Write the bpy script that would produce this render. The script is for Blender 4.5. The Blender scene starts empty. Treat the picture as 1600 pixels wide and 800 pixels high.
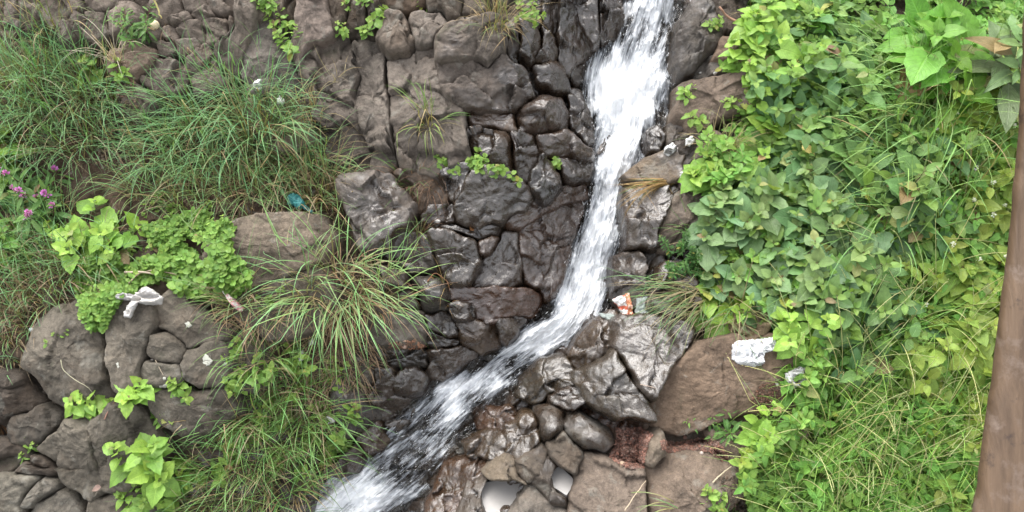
import bpy, math, random
import numpy as np
from mathutils import Vector, Matrix
from mathutils.bvhtree import BVHTree

# ------------------------------------------------------------------ camera, light, exposure
SLOPE = math.radians(35); PITCH = math.radians(47); DIST = 4.6; FPX = 800/math.tan(math.radians(30))
scene = bpy.context.scene
camd = bpy.data.cameras.new('camera'); cam = bpy.data.objects.new('camera', camd)
scene.collection.objects.link(cam); scene.camera = cam
camd.angle = math.radians(60); camd.clip_start = 0.05; camd.clip_end = 500
CAM = np.array([0, -DIST*math.cos(PITCH), DIST*math.sin(PITCH)])
cam.location = CAM; cam.rotation_euler = (math.radians(90)-PITCH, 0, 0)
camd.dof.use_dof = True; camd.dof.focus_distance = 4.5; camd.dof.aperture_fstop = 40.0
SUN_EL, SUN_AZ = math.radians(62), math.radians(-30)     # azimuth from +y (up the hill) towards +x
world = bpy.data.worlds.new('World'); scene.world = world; world.use_nodes = True
wn = world.node_tree; wn.nodes.clear()
sky = wn.nodes.new('ShaderNodeTexSky'); sky.sky_type = 'NISHITA'; sky.sun_disc = False
sky.sun_elevation = SUN_EL; sky.sun_rotation = SUN_AZ; sky.air_density = 1.0; sky.dust_density = 3.0
hs = wn.nodes.new('ShaderNodeHueSaturation'); hs.inputs['Saturation'].default_value = 0.20
bg = wn.nodes.new('ShaderNodeBackground'); bg.inputs['Strength'].default_value = 0.15
wo = wn.nodes.new('ShaderNodeOutputWorld')
wn.links.new(sky.outputs[0], hs.inputs['Color']); wn.links.new(hs.outputs[0], bg.inputs[0]); wn.links.new(bg.outputs[0], wo.inputs[0])
sl = bpy.data.lights.new('sun', 'SUN'); sl.energy = 1.05; sl.angle = math.radians(60); sl.color = (1, .97, .92)
so = bpy.data.objects.new('sun', sl); scene.collection.objects.link(so)
sd = Vector((math.sin(SUN_AZ)*math.cos(SUN_EL), math.cos(SUN_AZ)*math.cos(SUN_EL), math.sin(SUN_EL)))
so.rotation_euler = sd.to_track_quat('Z', 'Y').to_euler()
vs = scene.view_settings; vs.view_transform = 'Standard'; vs.look = 'None'; vs.gamma = 1; vs.exposure = 1.95
vs.use_curve_mapping = False
scene.render.engine = 'CYCLES'; scene.cycles.use_denoising = True
scene.cycles.max_bounces = 6; scene.cycles.transparent_max_bounces = 8

# ------------------------------------------------------------------ frames: slope plane (u right, v uphill, h out of the slope)
cs, sn = math.cos(SLOPE), math.sin(SLOPE)
ROT = np.array([[1, 0, 0], [0, cs, -sn], [0, sn, cs]])          # local -> world
def L2W(P): return np.asarray(P) @ ROT.T
def W2L(P): return np.asarray(P) @ ROT
CL = W2L(CAM)
def raydir(px, py):                                             # world direction of a photo pixel
    px = np.asarray(px, float); py = np.asarray(py, float)
    x = (px-800)/FPX; y = -(py-400)/FPX
    cp, sp = math.cos(PITCH), math.sin(PITCH)
    return np.stack([x, cp+y*sp, -sp+y*cp], -1)
def pix(px, py, h=0.0):                                         # photo pixel -> (u, v) on the sheet at height h
    d = raydir(px, py) @ ROT
    t = (h-CL[2])/d[..., 2]
    return np.stack([CL[0]+t*d[..., 0], CL[1]+t*d[..., 1]], -1)
UP = W2L(np.array([0, 0, 1.0])); DOWN = -UP                       # world up in slope coordinates
rng = np.random.default_rng(7)

# ------------------------------------------------------------------ numpy noise
def _h(ix, iy, seed):
    x = (ix.astype(np.int64)*374761393 + iy.astype(np.int64)*668265263 + seed*982451653) & 0xffffffff
    x = ((x ^ (x >> 13))*1274126177) & 0xffffffff
    x = ((x ^ (x >> 16))*2246822519) & 0xffffffff
    return ((x ^ (x >> 15)) & 0xffffff)/float(0x1000000)
def perlin(x, y, seed=0):
    xi = np.floor(x); yi = np.floor(y); fx = x-xi; fy = y-yi
    u = fx*fx*fx*(fx*(fx*6-15)+10); v = fy*fy*fy*(fy*(fy*6-15)+10)
    def g(a, b):
        an = _h(xi+a, yi+b, seed)*2*math.pi
        return np.cos(an)*(fx-a)+np.sin(an)*(fy-b)
    return 1.5*((g(0, 0)*(1-u)+g(1, 0)*u)*(1-v)+(g(0, 1)*(1-u)+g(1, 1)*u)*v)
def fbm(x, y, seed=0, octv=4, gain=.5):
    r = 0; a = 1; f = 1
    for i in range(octv):
        r = r+a*perlin(x*f+i*17.3, y*f-i*9.1, seed+i); a *= gain; f *= 2.03
    return r
def cells(x, y, seed=0, jit=.85):                               # voronoi: F1, F2, offset to the nearest seed, two random values
    xi = np.floor(x); yi = np.floor(y)
    f1 = np.full(x.shape, 9.); f2 = np.full(x.shape, 9.)
    ox = np.zeros(x.shape); oy = np.zeros(x.shape); r1 = np.zeros(x.shape); r2 = np.zeros(x.shape)
    for a in (-1, 0, 1):
        for b in (-1, 0, 1):
            cx = xi+a; cy = yi+b
            dx = cx+.5+jit*(_h(cx, cy, seed)-.5)-x; dy = cy+.5+jit*(_h(cx, cy, seed+1)-.5)-y
            d = np.sqrt(dx*dx+dy*dy); m = d < f1
            f2 = np.where(m, f1, np.minimum(f2, d))
            ox = np.where(m, -dx, ox); oy = np.where(m, -dy, oy)
            r1 = np.where(m, _h(cx, cy, seed+2), r1); r2 = np.where(m, _h(cx, cy, seed+3), r2)
            f1 = np.where(m, d, f1)
    return f1, f2, ox, oy, r1, r2
def sstep(a, b, x):
    t = np.clip((x-a)/(b-a), 0, 1); return t*t*(3-2*t)

# ------------------------------------------------------------------ mesh building
def mesh_np(name, V, quads=None, tris=None, uv=None, col=None, mat=None, smooth=True):
    me = bpy.data.meshes.new(name); V = np.asarray(V, np.float32)
    parts = []; tot = []
    if quads is not None and len(quads): q = np.asarray(quads, np.int32); parts.append(q.ravel()); tot.append(np.full(len(q), 4, np.int32))
    if tris is not None and len(tris): q = np.asarray(tris, np.int32); parts.append(q.ravel()); tot.append(np.full(len(q), 3, np.int32))
    li = np.concatenate(parts); lt = np.concatenate(tot); ls = np.concatenate([[0], np.cumsum(lt)[:-1]]).astype(np.int32)
    me.vertices.add(len(V)); me.vertices.foreach_set('co', V.ravel())
    me.loops.add(len(li)); me.loops.foreach_set('vertex_index', li)
    me.polygons.add(len(lt)); me.polygons.foreach_set('loop_start', ls); me.polygons.foreach_set('loop_total', lt)
    me.polygons.foreach_set('use_smooth', np.full(len(lt), smooth, bool))
    if uv is not None:
        l = me.uv_layers.new(name='UVMap'); l.data.foreach_set('uv', np.asarray(uv, np.float32)[li].ravel())
    if col is not None:
        c = np.asarray(col, np.float32)
        if c.shape[1] == 3: c = np.concatenate([c, np.ones((len(c), 1), np.float32)], 1)
        a = me.color_attributes.new('col', 'FLOAT_COLOR', 'POINT'); a.data.foreach_set('color', c.ravel())
    if mat: me.materials.append(mat)
    me.update(calc_edges=True); me.validate()
    return me
def link(name, data, loc=(0, 0, 0), parent=None):
    o = bpy.data.objects.new(name, data); scene.collection.objects.link(o)
    if parent is not None: o.parent = parent
    o.location = loc; return o
def tag(o, label=None, cat=None, group=None, kind=None):
    if label: o['label'] = label
    if cat: o['category'] = cat
    if group: o['group'] = group
    if kind: o['kind'] = kind
    return o
def grid_quads(nr, nc, wrap=False, off=0):
    i = np.arange(nr-1)[:, None]; j = np.arange(nc if wrap else nc-1)[None, :]; j2 = (j+1) % nc
    return np.stack([i*nc+j, i*nc+j2, (i+1)*nc+j2, (i+1)*nc+j], -1).reshape(-1, 4)+off

# ------------------------------------------------------------------ materials
def newmat(name):
    m = bpy.data.materials.new(name); m.use_nodes = True; nt = m.node_tree; nt.nodes.clear()
    o = nt.nodes.new('ShaderNodeOutputMaterial'); return m, nt, o
class NB:
    def __init__(s, nt): s.nt = nt
    def n(s, t, **k):
        x = s.nt.nodes.new('ShaderNode'+t)
        for a, b in k.items(): setattr(x, a, b)
        return x
    def l(s, a, b): s.nt.links.new(a, b)
    def val(s, sock, v):
        if hasattr(v, 'is_output') or isinstance(v, bpy.types.NodeSocket): s.l(v, sock)
        else: sock.default_value = v
    def math(s, op, a, b=0.0, clamp=False):
        x = s.n('Math', operation=op, use_clamp=clamp); s.val(x.inputs[0], a); s.val(x.inputs[1], b); return x.outputs[0]
    def mix(s, f, a, b, mode='MIX'):
        x = s.n('Mix', data_type='RGBA', blend_type=mode); s.val(x.inputs[0], f); s.val(x.inputs[6], a); s.val(x.inputs[7], b); return x.outputs[2]
    def noise(s, vec, sc, det=4, rough=.55, dist=0.0):
        x = s.n('TexNoise'); s.l(vec, x.inputs['Vector']); x.inputs['Scale'].default_value = sc
        x.inputs['Detail'].default_value = det; x.inputs['Roughness'].default_value = rough; x.inputs['Distortion'].default_value = dist
        return x.outputs['Fac']
    def mr(s, v, a, b, c=0.0, d=1.0):
        x = s.n('MapRange'); s.val(x.inputs[0], v); x.inputs[1].default_value = a; x.inputs[2].default_value = b
        x.inputs[3].default_value = c; x.inputs[4].default_value = d; return x.outputs[0]
def rock_material(name, soil=False):
    m, nt, out = newmat(name); B = NB(nt)
    at = B.n('Attribute', attribute_name='col'); geo = B.n('NewGeometry'); pos = geo.outputs['Position']
    wet = at.outputs['Alpha']
    n1 = B.noise(pos, 5.0, 5, .6, .3); n2 = B.noise(pos, 38.0, 6, .7); n3 = B.noise(pos, 190.0, 3, .7)
    k = B.math('ADD', B.mr(n1, .3, .7, .66, 1.26), B.mr(n2, .3, .7, -.26, .26))
    k = B.math('ADD', k, B.mr(n3, .3, .7, -.22, .22))
    kc = B.n('CombineColor'); [B.l(k, kc.inputs[i]) for i in range(3)]
    c = B.mix(1.0, at.outputs['Color'], kc.outputs[0], 'MULTIPLY')
    # rusty / muddy stains and pale mineral specks
    st = B.mr(B.noise(pos, 3.1, 5, .65, .8), .52, .68)
    c = B.mix(B.math('MULTIPLY', st, .35), c, (.115, .078, .052, 1))
    vo = B.n('TexVoronoi'); B.l(pos, vo.inputs['Vector']); vo.inputs['Scale'].default_value = 55
    sp = B.math('MULTIPLY', B.mr(vo.outputs['Distance'], .10, .18, 1, 0), B.mr(n2, .56, .64))
    c = B.mix(B.math('MULTIPLY', sp, .35), c, (.36, .34, .30, 1))
    li = B.mr(B.noise(pos, 7.5, 6, .72, .5), .57, .63); c = B.mix(B.math('MULTIPLY', li, .38), c, (.215, .205, .175, 1))
    mo = B.mr(B.noise(pos, 4.3, 6, .7, .3), .60, .70); c = B.mix(B.math('MULTIPLY', mo, .45), c, (.055, .062, .034, 1))
    ws = B.mr(B.math('ADD', wet, B.mr(B.noise(pos, 9.0, 5, .65), .25, .75, -.28, .28)), .30, .62)
    dark = B.mix(1.0, c, (.37, .295, .235, 1), 'MULTIPLY')
    c = B.mix(ws, c, dark)
    p = B.n('BsdfPrincipled'); B.l(c, p.inputs['Base Color'])
    wr = B.mr(B.noise(pos, 26.0, 4, .6), .3, .7, .13, .38)
    rr = B.n('Mix', data_type='FLOAT'); B.l(ws, rr.inputs[0]); rr.inputs[2].default_value = .82; B.l(wr, rr.inputs[3])
    B.l(rr.outputs[0], p.inputs['Roughness'])
    sp_ = B.n('Mix', data_type='FLOAT'); B.l(ws, sp_.inputs[0]); sp_.inputs[2].default_value = .35; sp_.inputs[3].default_value = 1.0
    B.l(sp_.outputs[0], p.inputs['Specular IOR Level'])
    ior = B.n('Mix', data_type='FLOAT'); B.l(ws, ior.inputs[0]); ior.inputs[2].default_value = 1.45; ior.inputs[3].default_value = 1.52
    B.l(ior.outputs[0], p.inputs['IOR'])
    b0 = B.n('Bump'); b0.inputs['Distance'].default_value = .02; B.l(B.mr(ws, 0, 1, .8, .55), b0.inputs['Strength'])
    v2 = B.n('TexVoronoi', feature='F1'); mpv = B.n('VectorMath', operation='ADD'); B.l(pos, mpv.inputs[0]); nv = B.n('TexNoise'); nv.inputs['Scale'].default_value = 9; B.l(pos, nv.inputs['Vector']); sv = B.n('VectorMath', operation='SCALE'); B.l(nv.outputs['Color'], sv.inputs[0]); sv.inputs['Scale'].default_value = .12; B.l(sv.outputs[0], mpv.inputs[1])
    B.l(mpv.outputs[0], v2.inputs['Vector']); v2.inputs['Scale'].default_value = 13
    hh = B.math('ADD', B.noise(pos, 16.0, 8, .66, .4), B.math('MULTIPLY', v2.outputs['Distance'], .7))
    B.l(hh, b0.inputs['Height'])
    b1 = B.n('Bump'); b1.inputs['Distance'].default_value = .009; B.l(B.mr(ws, 0, 1, .8, .22), b1.inputs['Strength'])
    B.l(B.noise(pos, 75.0, 6, .7), b1.inputs['Height']); B.l(b0.outputs[0], b1.inputs['Normal'])
    B.l(b1.outputs[0], p.inputs['Normal'])
    B.l(p.outputs[0], out.inputs[0]); return m
M_ROCK = rock_material('basalt')
def leaf_material(name, rough=.5, trans=.3, veins=True, spec=.35):
    m, nt, out = newmat(name); B = NB(nt)
    at = B.n('Attribute', attribute_name='col'); uv = B.n('UVMap'); geo = B.n('NewGeometry')
    c = at.outputs['Color']
    n1 = B.noise(geo.outputs['Position'], 45.0, 3, .6)
    k = B.mr(n1, .3, .7, .82, 1.18); kc = B.n('CombineColor'); [B.l(k, kc.inputs[i]) for i in range(3)]
    c = B.mix(1.0, c, kc.outputs[0], 'MULTIPLY')
    p = B.n('BsdfPrincipled'); p.inputs['Roughness'].default_value = rough; p.inputs['Specular IOR Level'].default_value = spec
    if veins:
        sx = B.n('SeparateXYZ'); B.l(uv.outputs[0], sx.inputs[0])
        ax = B.math('ABSOLUTE', sx.outputs[0])
        mid = B.mr(ax, .02, .09, 1, 0)
        w = B.math('SUBTRACT', B.math('MULTIPLY', sx.outputs[1], 9.0), B.math('MULTIPLY', ax, 3.2))
        fr = B.math('ABSOLUTE', B.math('SUBTRACT', B.math('FRACT', w), .5))
        sv = B.mr(fr, .03, .14, 1, 0)
        v = B.math('MAXIMUM', mid, B.math('MULTIPLY', sv, .5))
        lc = B.mix(1.0, c, (1.5, 1.35, 1.6, 1), 'MULTIPLY'); c = B.mix(B.math('MULTIPLY', v, .55), c, lc)
        # insect holes and brown spots
        hb = B.mr(B.noise(geo.outputs['Position'], 19.0, 4, .7), .68, .74)
        c = B.mix(B.math('MULTIPLY', hb, .55), c, (.17, .12, .05, 1))
        bm = B.n('Bump'); bm.inputs['Distance'].default_value = .003; bm.inputs['Strength'].default_value = .6; bm.invert = True
        B.l(v, bm.inputs['Height']); B.l(bm.outputs[0], p.inputs['Normal'])
    B.l(c, p.inputs['Base Color'])
    tr = B.n('BsdfTranslucent'); B.l(B.mix(1.0, c, (1.25, 1.3, .5, 1), 'MULTIPLY'), tr.inputs[0])
    mx = B.n('MixShader'); mx.inputs[0].default_value = trans; B.l(p.outputs[0], mx.inputs[1]); B.l(tr.outputs[0], mx.inputs[2])
    B.l(mx.outputs[0], out.inputs[0]); return m
M_LEAF = leaf_material('broad_leaf', .42, .30)
M_BLADE = leaf_material('grass_blade', .5, .28, False, .3)
M_STEM = leaf_material('plant_stem', .6, .05, False, .25)
def simple(name, color, rough=.6, bump=0.0, bscale=40, var=.12, spec=.5, vscale=20):
    m, nt, out = newmat(name); B = NB(nt); geo = B.n('NewGeometry')
    p = B.n('BsdfPrincipled'); p.inputs['Roughness'].default_value = rough; p.inputs['Specular IOR Level'].default_value = spec
    k = B.mr(B.noise(geo.outputs['Position'], vscale, 5, .6), .3, .7, 1-var, 1+var)
    kc = B.n('CombineColor'); [B.l(k, kc.inputs[i]) for i in range(3)]
    B.l(B.mix(1.0, (*color, 1), kc.outputs[0], 'MULTIPLY'), p.inputs['Base Color'])
    if bump:
        bm = B.n('Bump'); bm.inputs['Distance'].default_value = bump; B.l(B.noise(geo.outputs['Position'], bscale, 6, .6), bm.inputs['Height']); B.l(bm.outputs[0], p.inputs['Normal'])
    B.l(p.outputs[0], out.inputs[0]); return m

# ------------------------------------------------------------------ the stream's course and the large form of the slope
ST = np.array([  # px, py, half width px, foam
 (1030,-120,62,.85),(1024,-50,62,.8),(1020,0,62,.78),(1006,50,64,.76),(990,95,74,.95),(982,130,84,1.05),(980,165,86,1.0),(978,205,70,.9),
 (966,240,48,.95),(954,290,40,1.0),(944,340,40,1.0),(930,390,46,1.0),(918,435,46,.95),(905,475,48,.95),(884,508,50,1.0),
 (850,532,42,.98),(812,560,39,.78),(772,588,45,.62),(738,618,60,.64),(705,648,66,.64),(672,682,72,.64),(636,716,76,.64),(596,748,86,.68),(558,778,92,.88),(520,812,92,.95),(480,850,90,.7),(430,900,90,.6)], float)
def resample(A, n):
    d = np.concatenate([[0], np.cumsum(np.hypot(*np.diff(A[:, :2], axis=0).T))]); t = np.linspace(0, d[-1], n)
    # catmull-rom like smoothing by cubic on dense linear + gaussian
    R = np.stack([np.interp(t, d, A[:, k]) for k in range(A.shape[1])], 1)
    w = max(3, n//60); ker = np.hanning(2*w+1); ker /= ker.sum()
    P = np.pad(R, ((w, w), (0, 0)), mode='edge')
    return np.stack([np.convolve(P[:, k], ker, 'valid') for k in range(R.shape[1])], 1)
SPX = resample(ST, 900)
SUV = pix(SPX[:, 0], SPX[:, 1], -.15)
SW = SPX[:, 2]/FPX*np.abs(CL[2]+.15)*1.0
def stream_dist(u, v):                                          # distance to the stream line minus nothing; and its half width there
    sh = u.shape; u = u.ravel(); v = v.ravel(); d = np.empty(u.size); w = np.empty(u.size)
    S = SUV[::9]; Wd = SW[::9]
    for a in range(0, u.size, 40000):
        D = (u[a:a+40000, None]-S[None, :, 0])**2+(v[a:a+40000, None]-S[None, :, 1])**2
        i = D.argmin(1); d[a:a+40000] = np.sqrt(D[np.arange(len(i)), i]); w[a:a+40000] = Wd[i]
    return d.reshape(sh), w.reshape(sh)
def uv2px(u, v, h=0.0):                                         # slope coordinates -> photo pixel
    P = L2W(np.stack([u, v, np.broadcast_to(h, np.shape(u))], -1))-CAM
    cp, sp = math.cos(PITCH), math.sin(PITCH)
    z = P[..., 1]*cp-P[..., 2]*sp; y = P[..., 1]*sp+P[..., 2]*cp
    return 800+FPX*P[..., 0]/z, 400-FPX*y/z
V0 = float(pix(900, 620)[1])
def macro(u, v, raw=False):
    d, w = stream_dist(u, v)
    g = lambda cx, cy, r, a: a*np.exp(-(((u-pix(cx, cy)[0])**2+(v-pix(cx, cy)[1])**2)/r**2))
    h = -.26*np.exp(-(d/(w*1.45))**2)
    h = h+.10*perlin(u*.9+3, v*.9, 5)
    h = h+g(1400, 300, 1.1, .22)+g(1450, 700, .9, .15)+g(120, 200, 1.0, .10)+g(760, 120, .45, .12)+g(250, 600, .7, .16)
    h = h+g(420, 380, .35, .12)+g(970, 570, .28, .10)+g(1140, 600, .5, .08)
    # the bedrock levels out at the bottom right of the stream
    flat = sstep(-.62, -.30, u)*sstep(0.0, .25, V0-v)*sstep(2.0, 1.2, u)
    return h+flat*.42*np.clip(V0-v, 0, 1.2)*(d > -1)
# ------------------------------------------------------------------ ground sheet: fractured bedrock, soil on the grown-over banks
GREY = (.118, .100, .083); BRN = (.150, .112, .084); DRK = (.088, .074, .062); RUST = (.20, .115, .075); SOIL = (.060, .042, .029); PALE = (.20, .19, .17)
def soilmask(px, py):
    e = lambda cx, cy, rx, ry: np.exp(-(((px-cx)/rx)**2+((py-cy)/ry)**2)**2)
    return np.clip(e(150, 250, 300, 190)+e(60, 450, 110, 140)+e(400, 300, 170, 110)+e(520, 530, 130, 110)+e(410, 690, 120, 130)+e(1380, 300, 260, 300)+e(1400, 640, 190, 190)+e(1250, 600, 60, 120), 0, 1)
def wet_at(u, v):
    d, w = stream_dist(u, v); px, py = uv2px(u, v)
    a = 1-sstep(.16, .62, d-w)
    e = lambda cx, cy, rx, ry: np.exp(-(((px-cx)/rx)**2+((py-cy)/ry)**2)**2)
    a = np.maximum(a, .95*e(780, 330, 130, 170)); a = np.maximum(a, .9*e(640, 620, 130, 90)); a = np.maximum(a, .55*e(600, 330, 70, 80)); a = np.maximum(a, .9*e(720, 450, 80, 60))
    a = a*(1-.85*e(1000, 760, 150, 60))*(1-.9*e(1150, 620, 130, 120))*(1-.8*e(1110, 110, 60, 120)); a = a*(1-.55*e(560, 560, 40, 30))
    return a
def axis(lo, hi, step, far, growth=1.18):
    a = list(np.arange(lo, hi+step/2, step)); s = step
    up = [];  x = hi
    while x < far: s *= growth; x += s; up.append(x)
    s = step; dn = []; x = lo
    while x > -far: s *= growth; x -= s; dn.append(x)
    return np.array(dn[::-1]+a+up)
def base_h(u, v):
    d, w = stream_dist(u, v); px, py = uv2px(u, v)
    s = soilmask(px, py)
    wu = u+.06*perlin(u*5, v*5, 31)+.02*perlin(u*16, v*16, 33); wv = v+.06*perlin(u*5+9, v*5, 32)+.02*perlin(u*16, v*16+4, 34)
    f1, f2, ox, oy, r1, r2 = cells(wu*6.5, wv*6.5, 11)
    h = (.05*(r1-.5)+ox/6.5*(r1-.5)*.9+oy/6.5*(r2-.5)*.9-.05*np.exp(-(f2-f1)/.045))
    f1, f2, ox, oy, r1, r2 = cells(wu*17, wv*17, 21)
    h = h+.015*(r1-.5)+ox/17*(r1-.5)*.8-.012*np.exp(-(f2-f1)/.06)
    h = h*(1-.75*s)+s*(.05+.03*fbm(u*7, v*7, 8, 4))
    return macro(u, v)-.055+h+.008*fbm(u*18, v*18, 9, 4)
ua = axis(-3.3, 3.3, .0105, 40); va = axis(-1.75, 2.45, .0105, 40)
GU, GV = np.meshgrid(ua, va)
GH = base_h(GU, GV)
P = L2W(np.stack([GU, GV, GH], -1).reshape(-1, 3))
px, py = uv2px(GU, GV); sm = soilmask(px, py).ravel()[:, None]
wt = wet_at(GU, GV).ravel()
far = sstep(3.2, 5.0, np.maximum(np.abs(GU), np.abs(GV))).ravel()[:, None]
c = np.array(DRK)*(1.0+.3*fbm(GU*3, GV*3, 3, 3).ravel()[:, None])
mud = np.exp(-(((px-950)/70)**2+((py-655)/22)**2)**2).ravel()[:, None]; c = c*(1-mud)+np.array((.15, .09, .06))*mud; wt = np.maximum(wt, .75*mud[:, 0])
c = c*(1-sm)+np.array(SOIL)*sm
c = c*np.array([1.03, .965, .88])
c = c*(1-far)+np.array((.06, .085, .035))*far
base_me = mesh_np('bedrock', P, grid_quads(len(va), len(ua)), col=np.concatenate([np.clip(c, .01, 1), (wt*(1-.3*sm[:, 0]))[:, None]], 1), mat=M_ROCK)
tag(link('bedrock_slope', base_me), kind='structure')
BV = [P]; BF = [grid_quads(len(va), len(ua))]; boff = len(P)

# ------------------------------------------------------------------ traced rocks, each its own boulder
def densify(poly, step):
    out = []
    n = len(poly)
    for i in range(n):
        a, b = poly[i], poly[(i+1) % n]; k = max(1, int(round(np.hypot(*(b-a))/step)))
        for j in range(k): out.append(a+(b-a)*j/k)
    return np.array(out)
def chaikin(p, k=2):
    for _ in range(k):
        q = np.roll(p, -1, 0); p = np.stack([.92*p+.08*q, .08*p+.92*q], 1).reshape(-1, 2)
    return p
RN = 0; KA = .66
ROCKS = []; BLOCK = [[(745,772),(756,754),(776,751),(800,750),(820,757),(812,774),(788,800),(757,800)], [(858,745),(872,730),(880,734),(895,748),(892,762),(885,773),(870,763),(855,755)],
  [(907,637),(918,633),(935,643),(955,655),(985,657),(1018,668),(1016,675),(985,668),(958,664),(932,656),(914,648)],
 [(962,672),(1000,670),(1010,680),(1008,712),(1004,728),(985,730),(962,720),(952,712),(958,700),(964,690)], [(1040,690),(1060,690),(1090,685),(1108,690),(1106,698),(1072,702),(1045,704)]]
def rock(*a, **k):
    p = np.array(a[0], float)
    p[:, 0] = np.where(p[:, 0] <= 0, -55, p[:, 0]); p[:, 1] = np.where(p[:, 1] <= 0, -50, p[:, 1]); p[:, 1] = np.where(p[:, 1] >= 800, 850, p[:, 1])
    ROCKS.append(((p.tolist(), *a[1:]), k))
def sdist(X, poly):
    A = np.array(poly, float); Bv = np.roll(A, -1, 0)-A; w = X[:, None]-A[None]; t = np.clip((w*Bv).sum(2)/((Bv**2).sum(1)+1e-9), 0, 1)
    d = np.sqrt(((w-t[..., None]*Bv)**2).sum(2)).min(1)
    y = X[:, 1, None]; y1 = A[:, 1]; y2 = np.roll(A, -1, 0)[:, 1]; x1 = A[:, 0]; x2 = np.roll(A, -1, 0)[:, 0]
    cr = ((y1 > y) != (y2 > y)) & (X[:, 0, None] < (x2-x1)*(y-y1)/np.where(y2 == y1, 1e-9, y2-y1)+x1)
    return np.where(cr.sum(1) % 2 == 1, -d, d)
def grow_px(i, p, G):
    others = [np.array(r[0][0], float) for j, r in enumerate(ROCKS) if j != i]+[np.array(b, float) for b in BLOCK]
    lo = p.min(0)-2*G; hi = p.max(0)+2*G; near = [o for o in others if (o.min(0) < hi).all() and (o.max(0) > lo).all()]
    q = densify(p, 3.0)
    if ((np.roll(q, -1, 0)-q)[:, 0]*(np.roll(q, -1, 0)+q)[:, 1]).sum() > 0: q = q[::-1]
    tg = np.roll(q, -2, 0)-np.roll(q, 2, 0); nn = np.stack([-tg[:, 1], tg[:, 0]], 1); nn /= np.hypot(*nn.T)[:, None]+1e-9
    c = p.mean(0)
    if ((q-c)*nn).sum(1).mean() < 0: nn = -nn
    ext = np.zeros(len(q)); act = np.ones(len(q), bool)
    uvq = pix(q[:, 0], q[:, 1], 0); 
    for k in range(1, int(G/1.5)+1):
        t = k*1.5; X = q+nn*t; ok = act.copy()
        for o in near: ok &= sdist(X, o) > t-.4
        u = pix(X[:, 0], X[:, 1], 0); d, w = stream_dist(u[:, 0], u[:, 1]); ok &= (d > w*.85) | (sdist(X, p) <= 0)
        ext = np.where(ok, t, ext); act = ok
    ext = np.convolve(np.pad(ext, 2, mode='wrap'), [.1, .2, .4, .2, .1], 'valid')
    return q+nn*ext[:, None]
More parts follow.
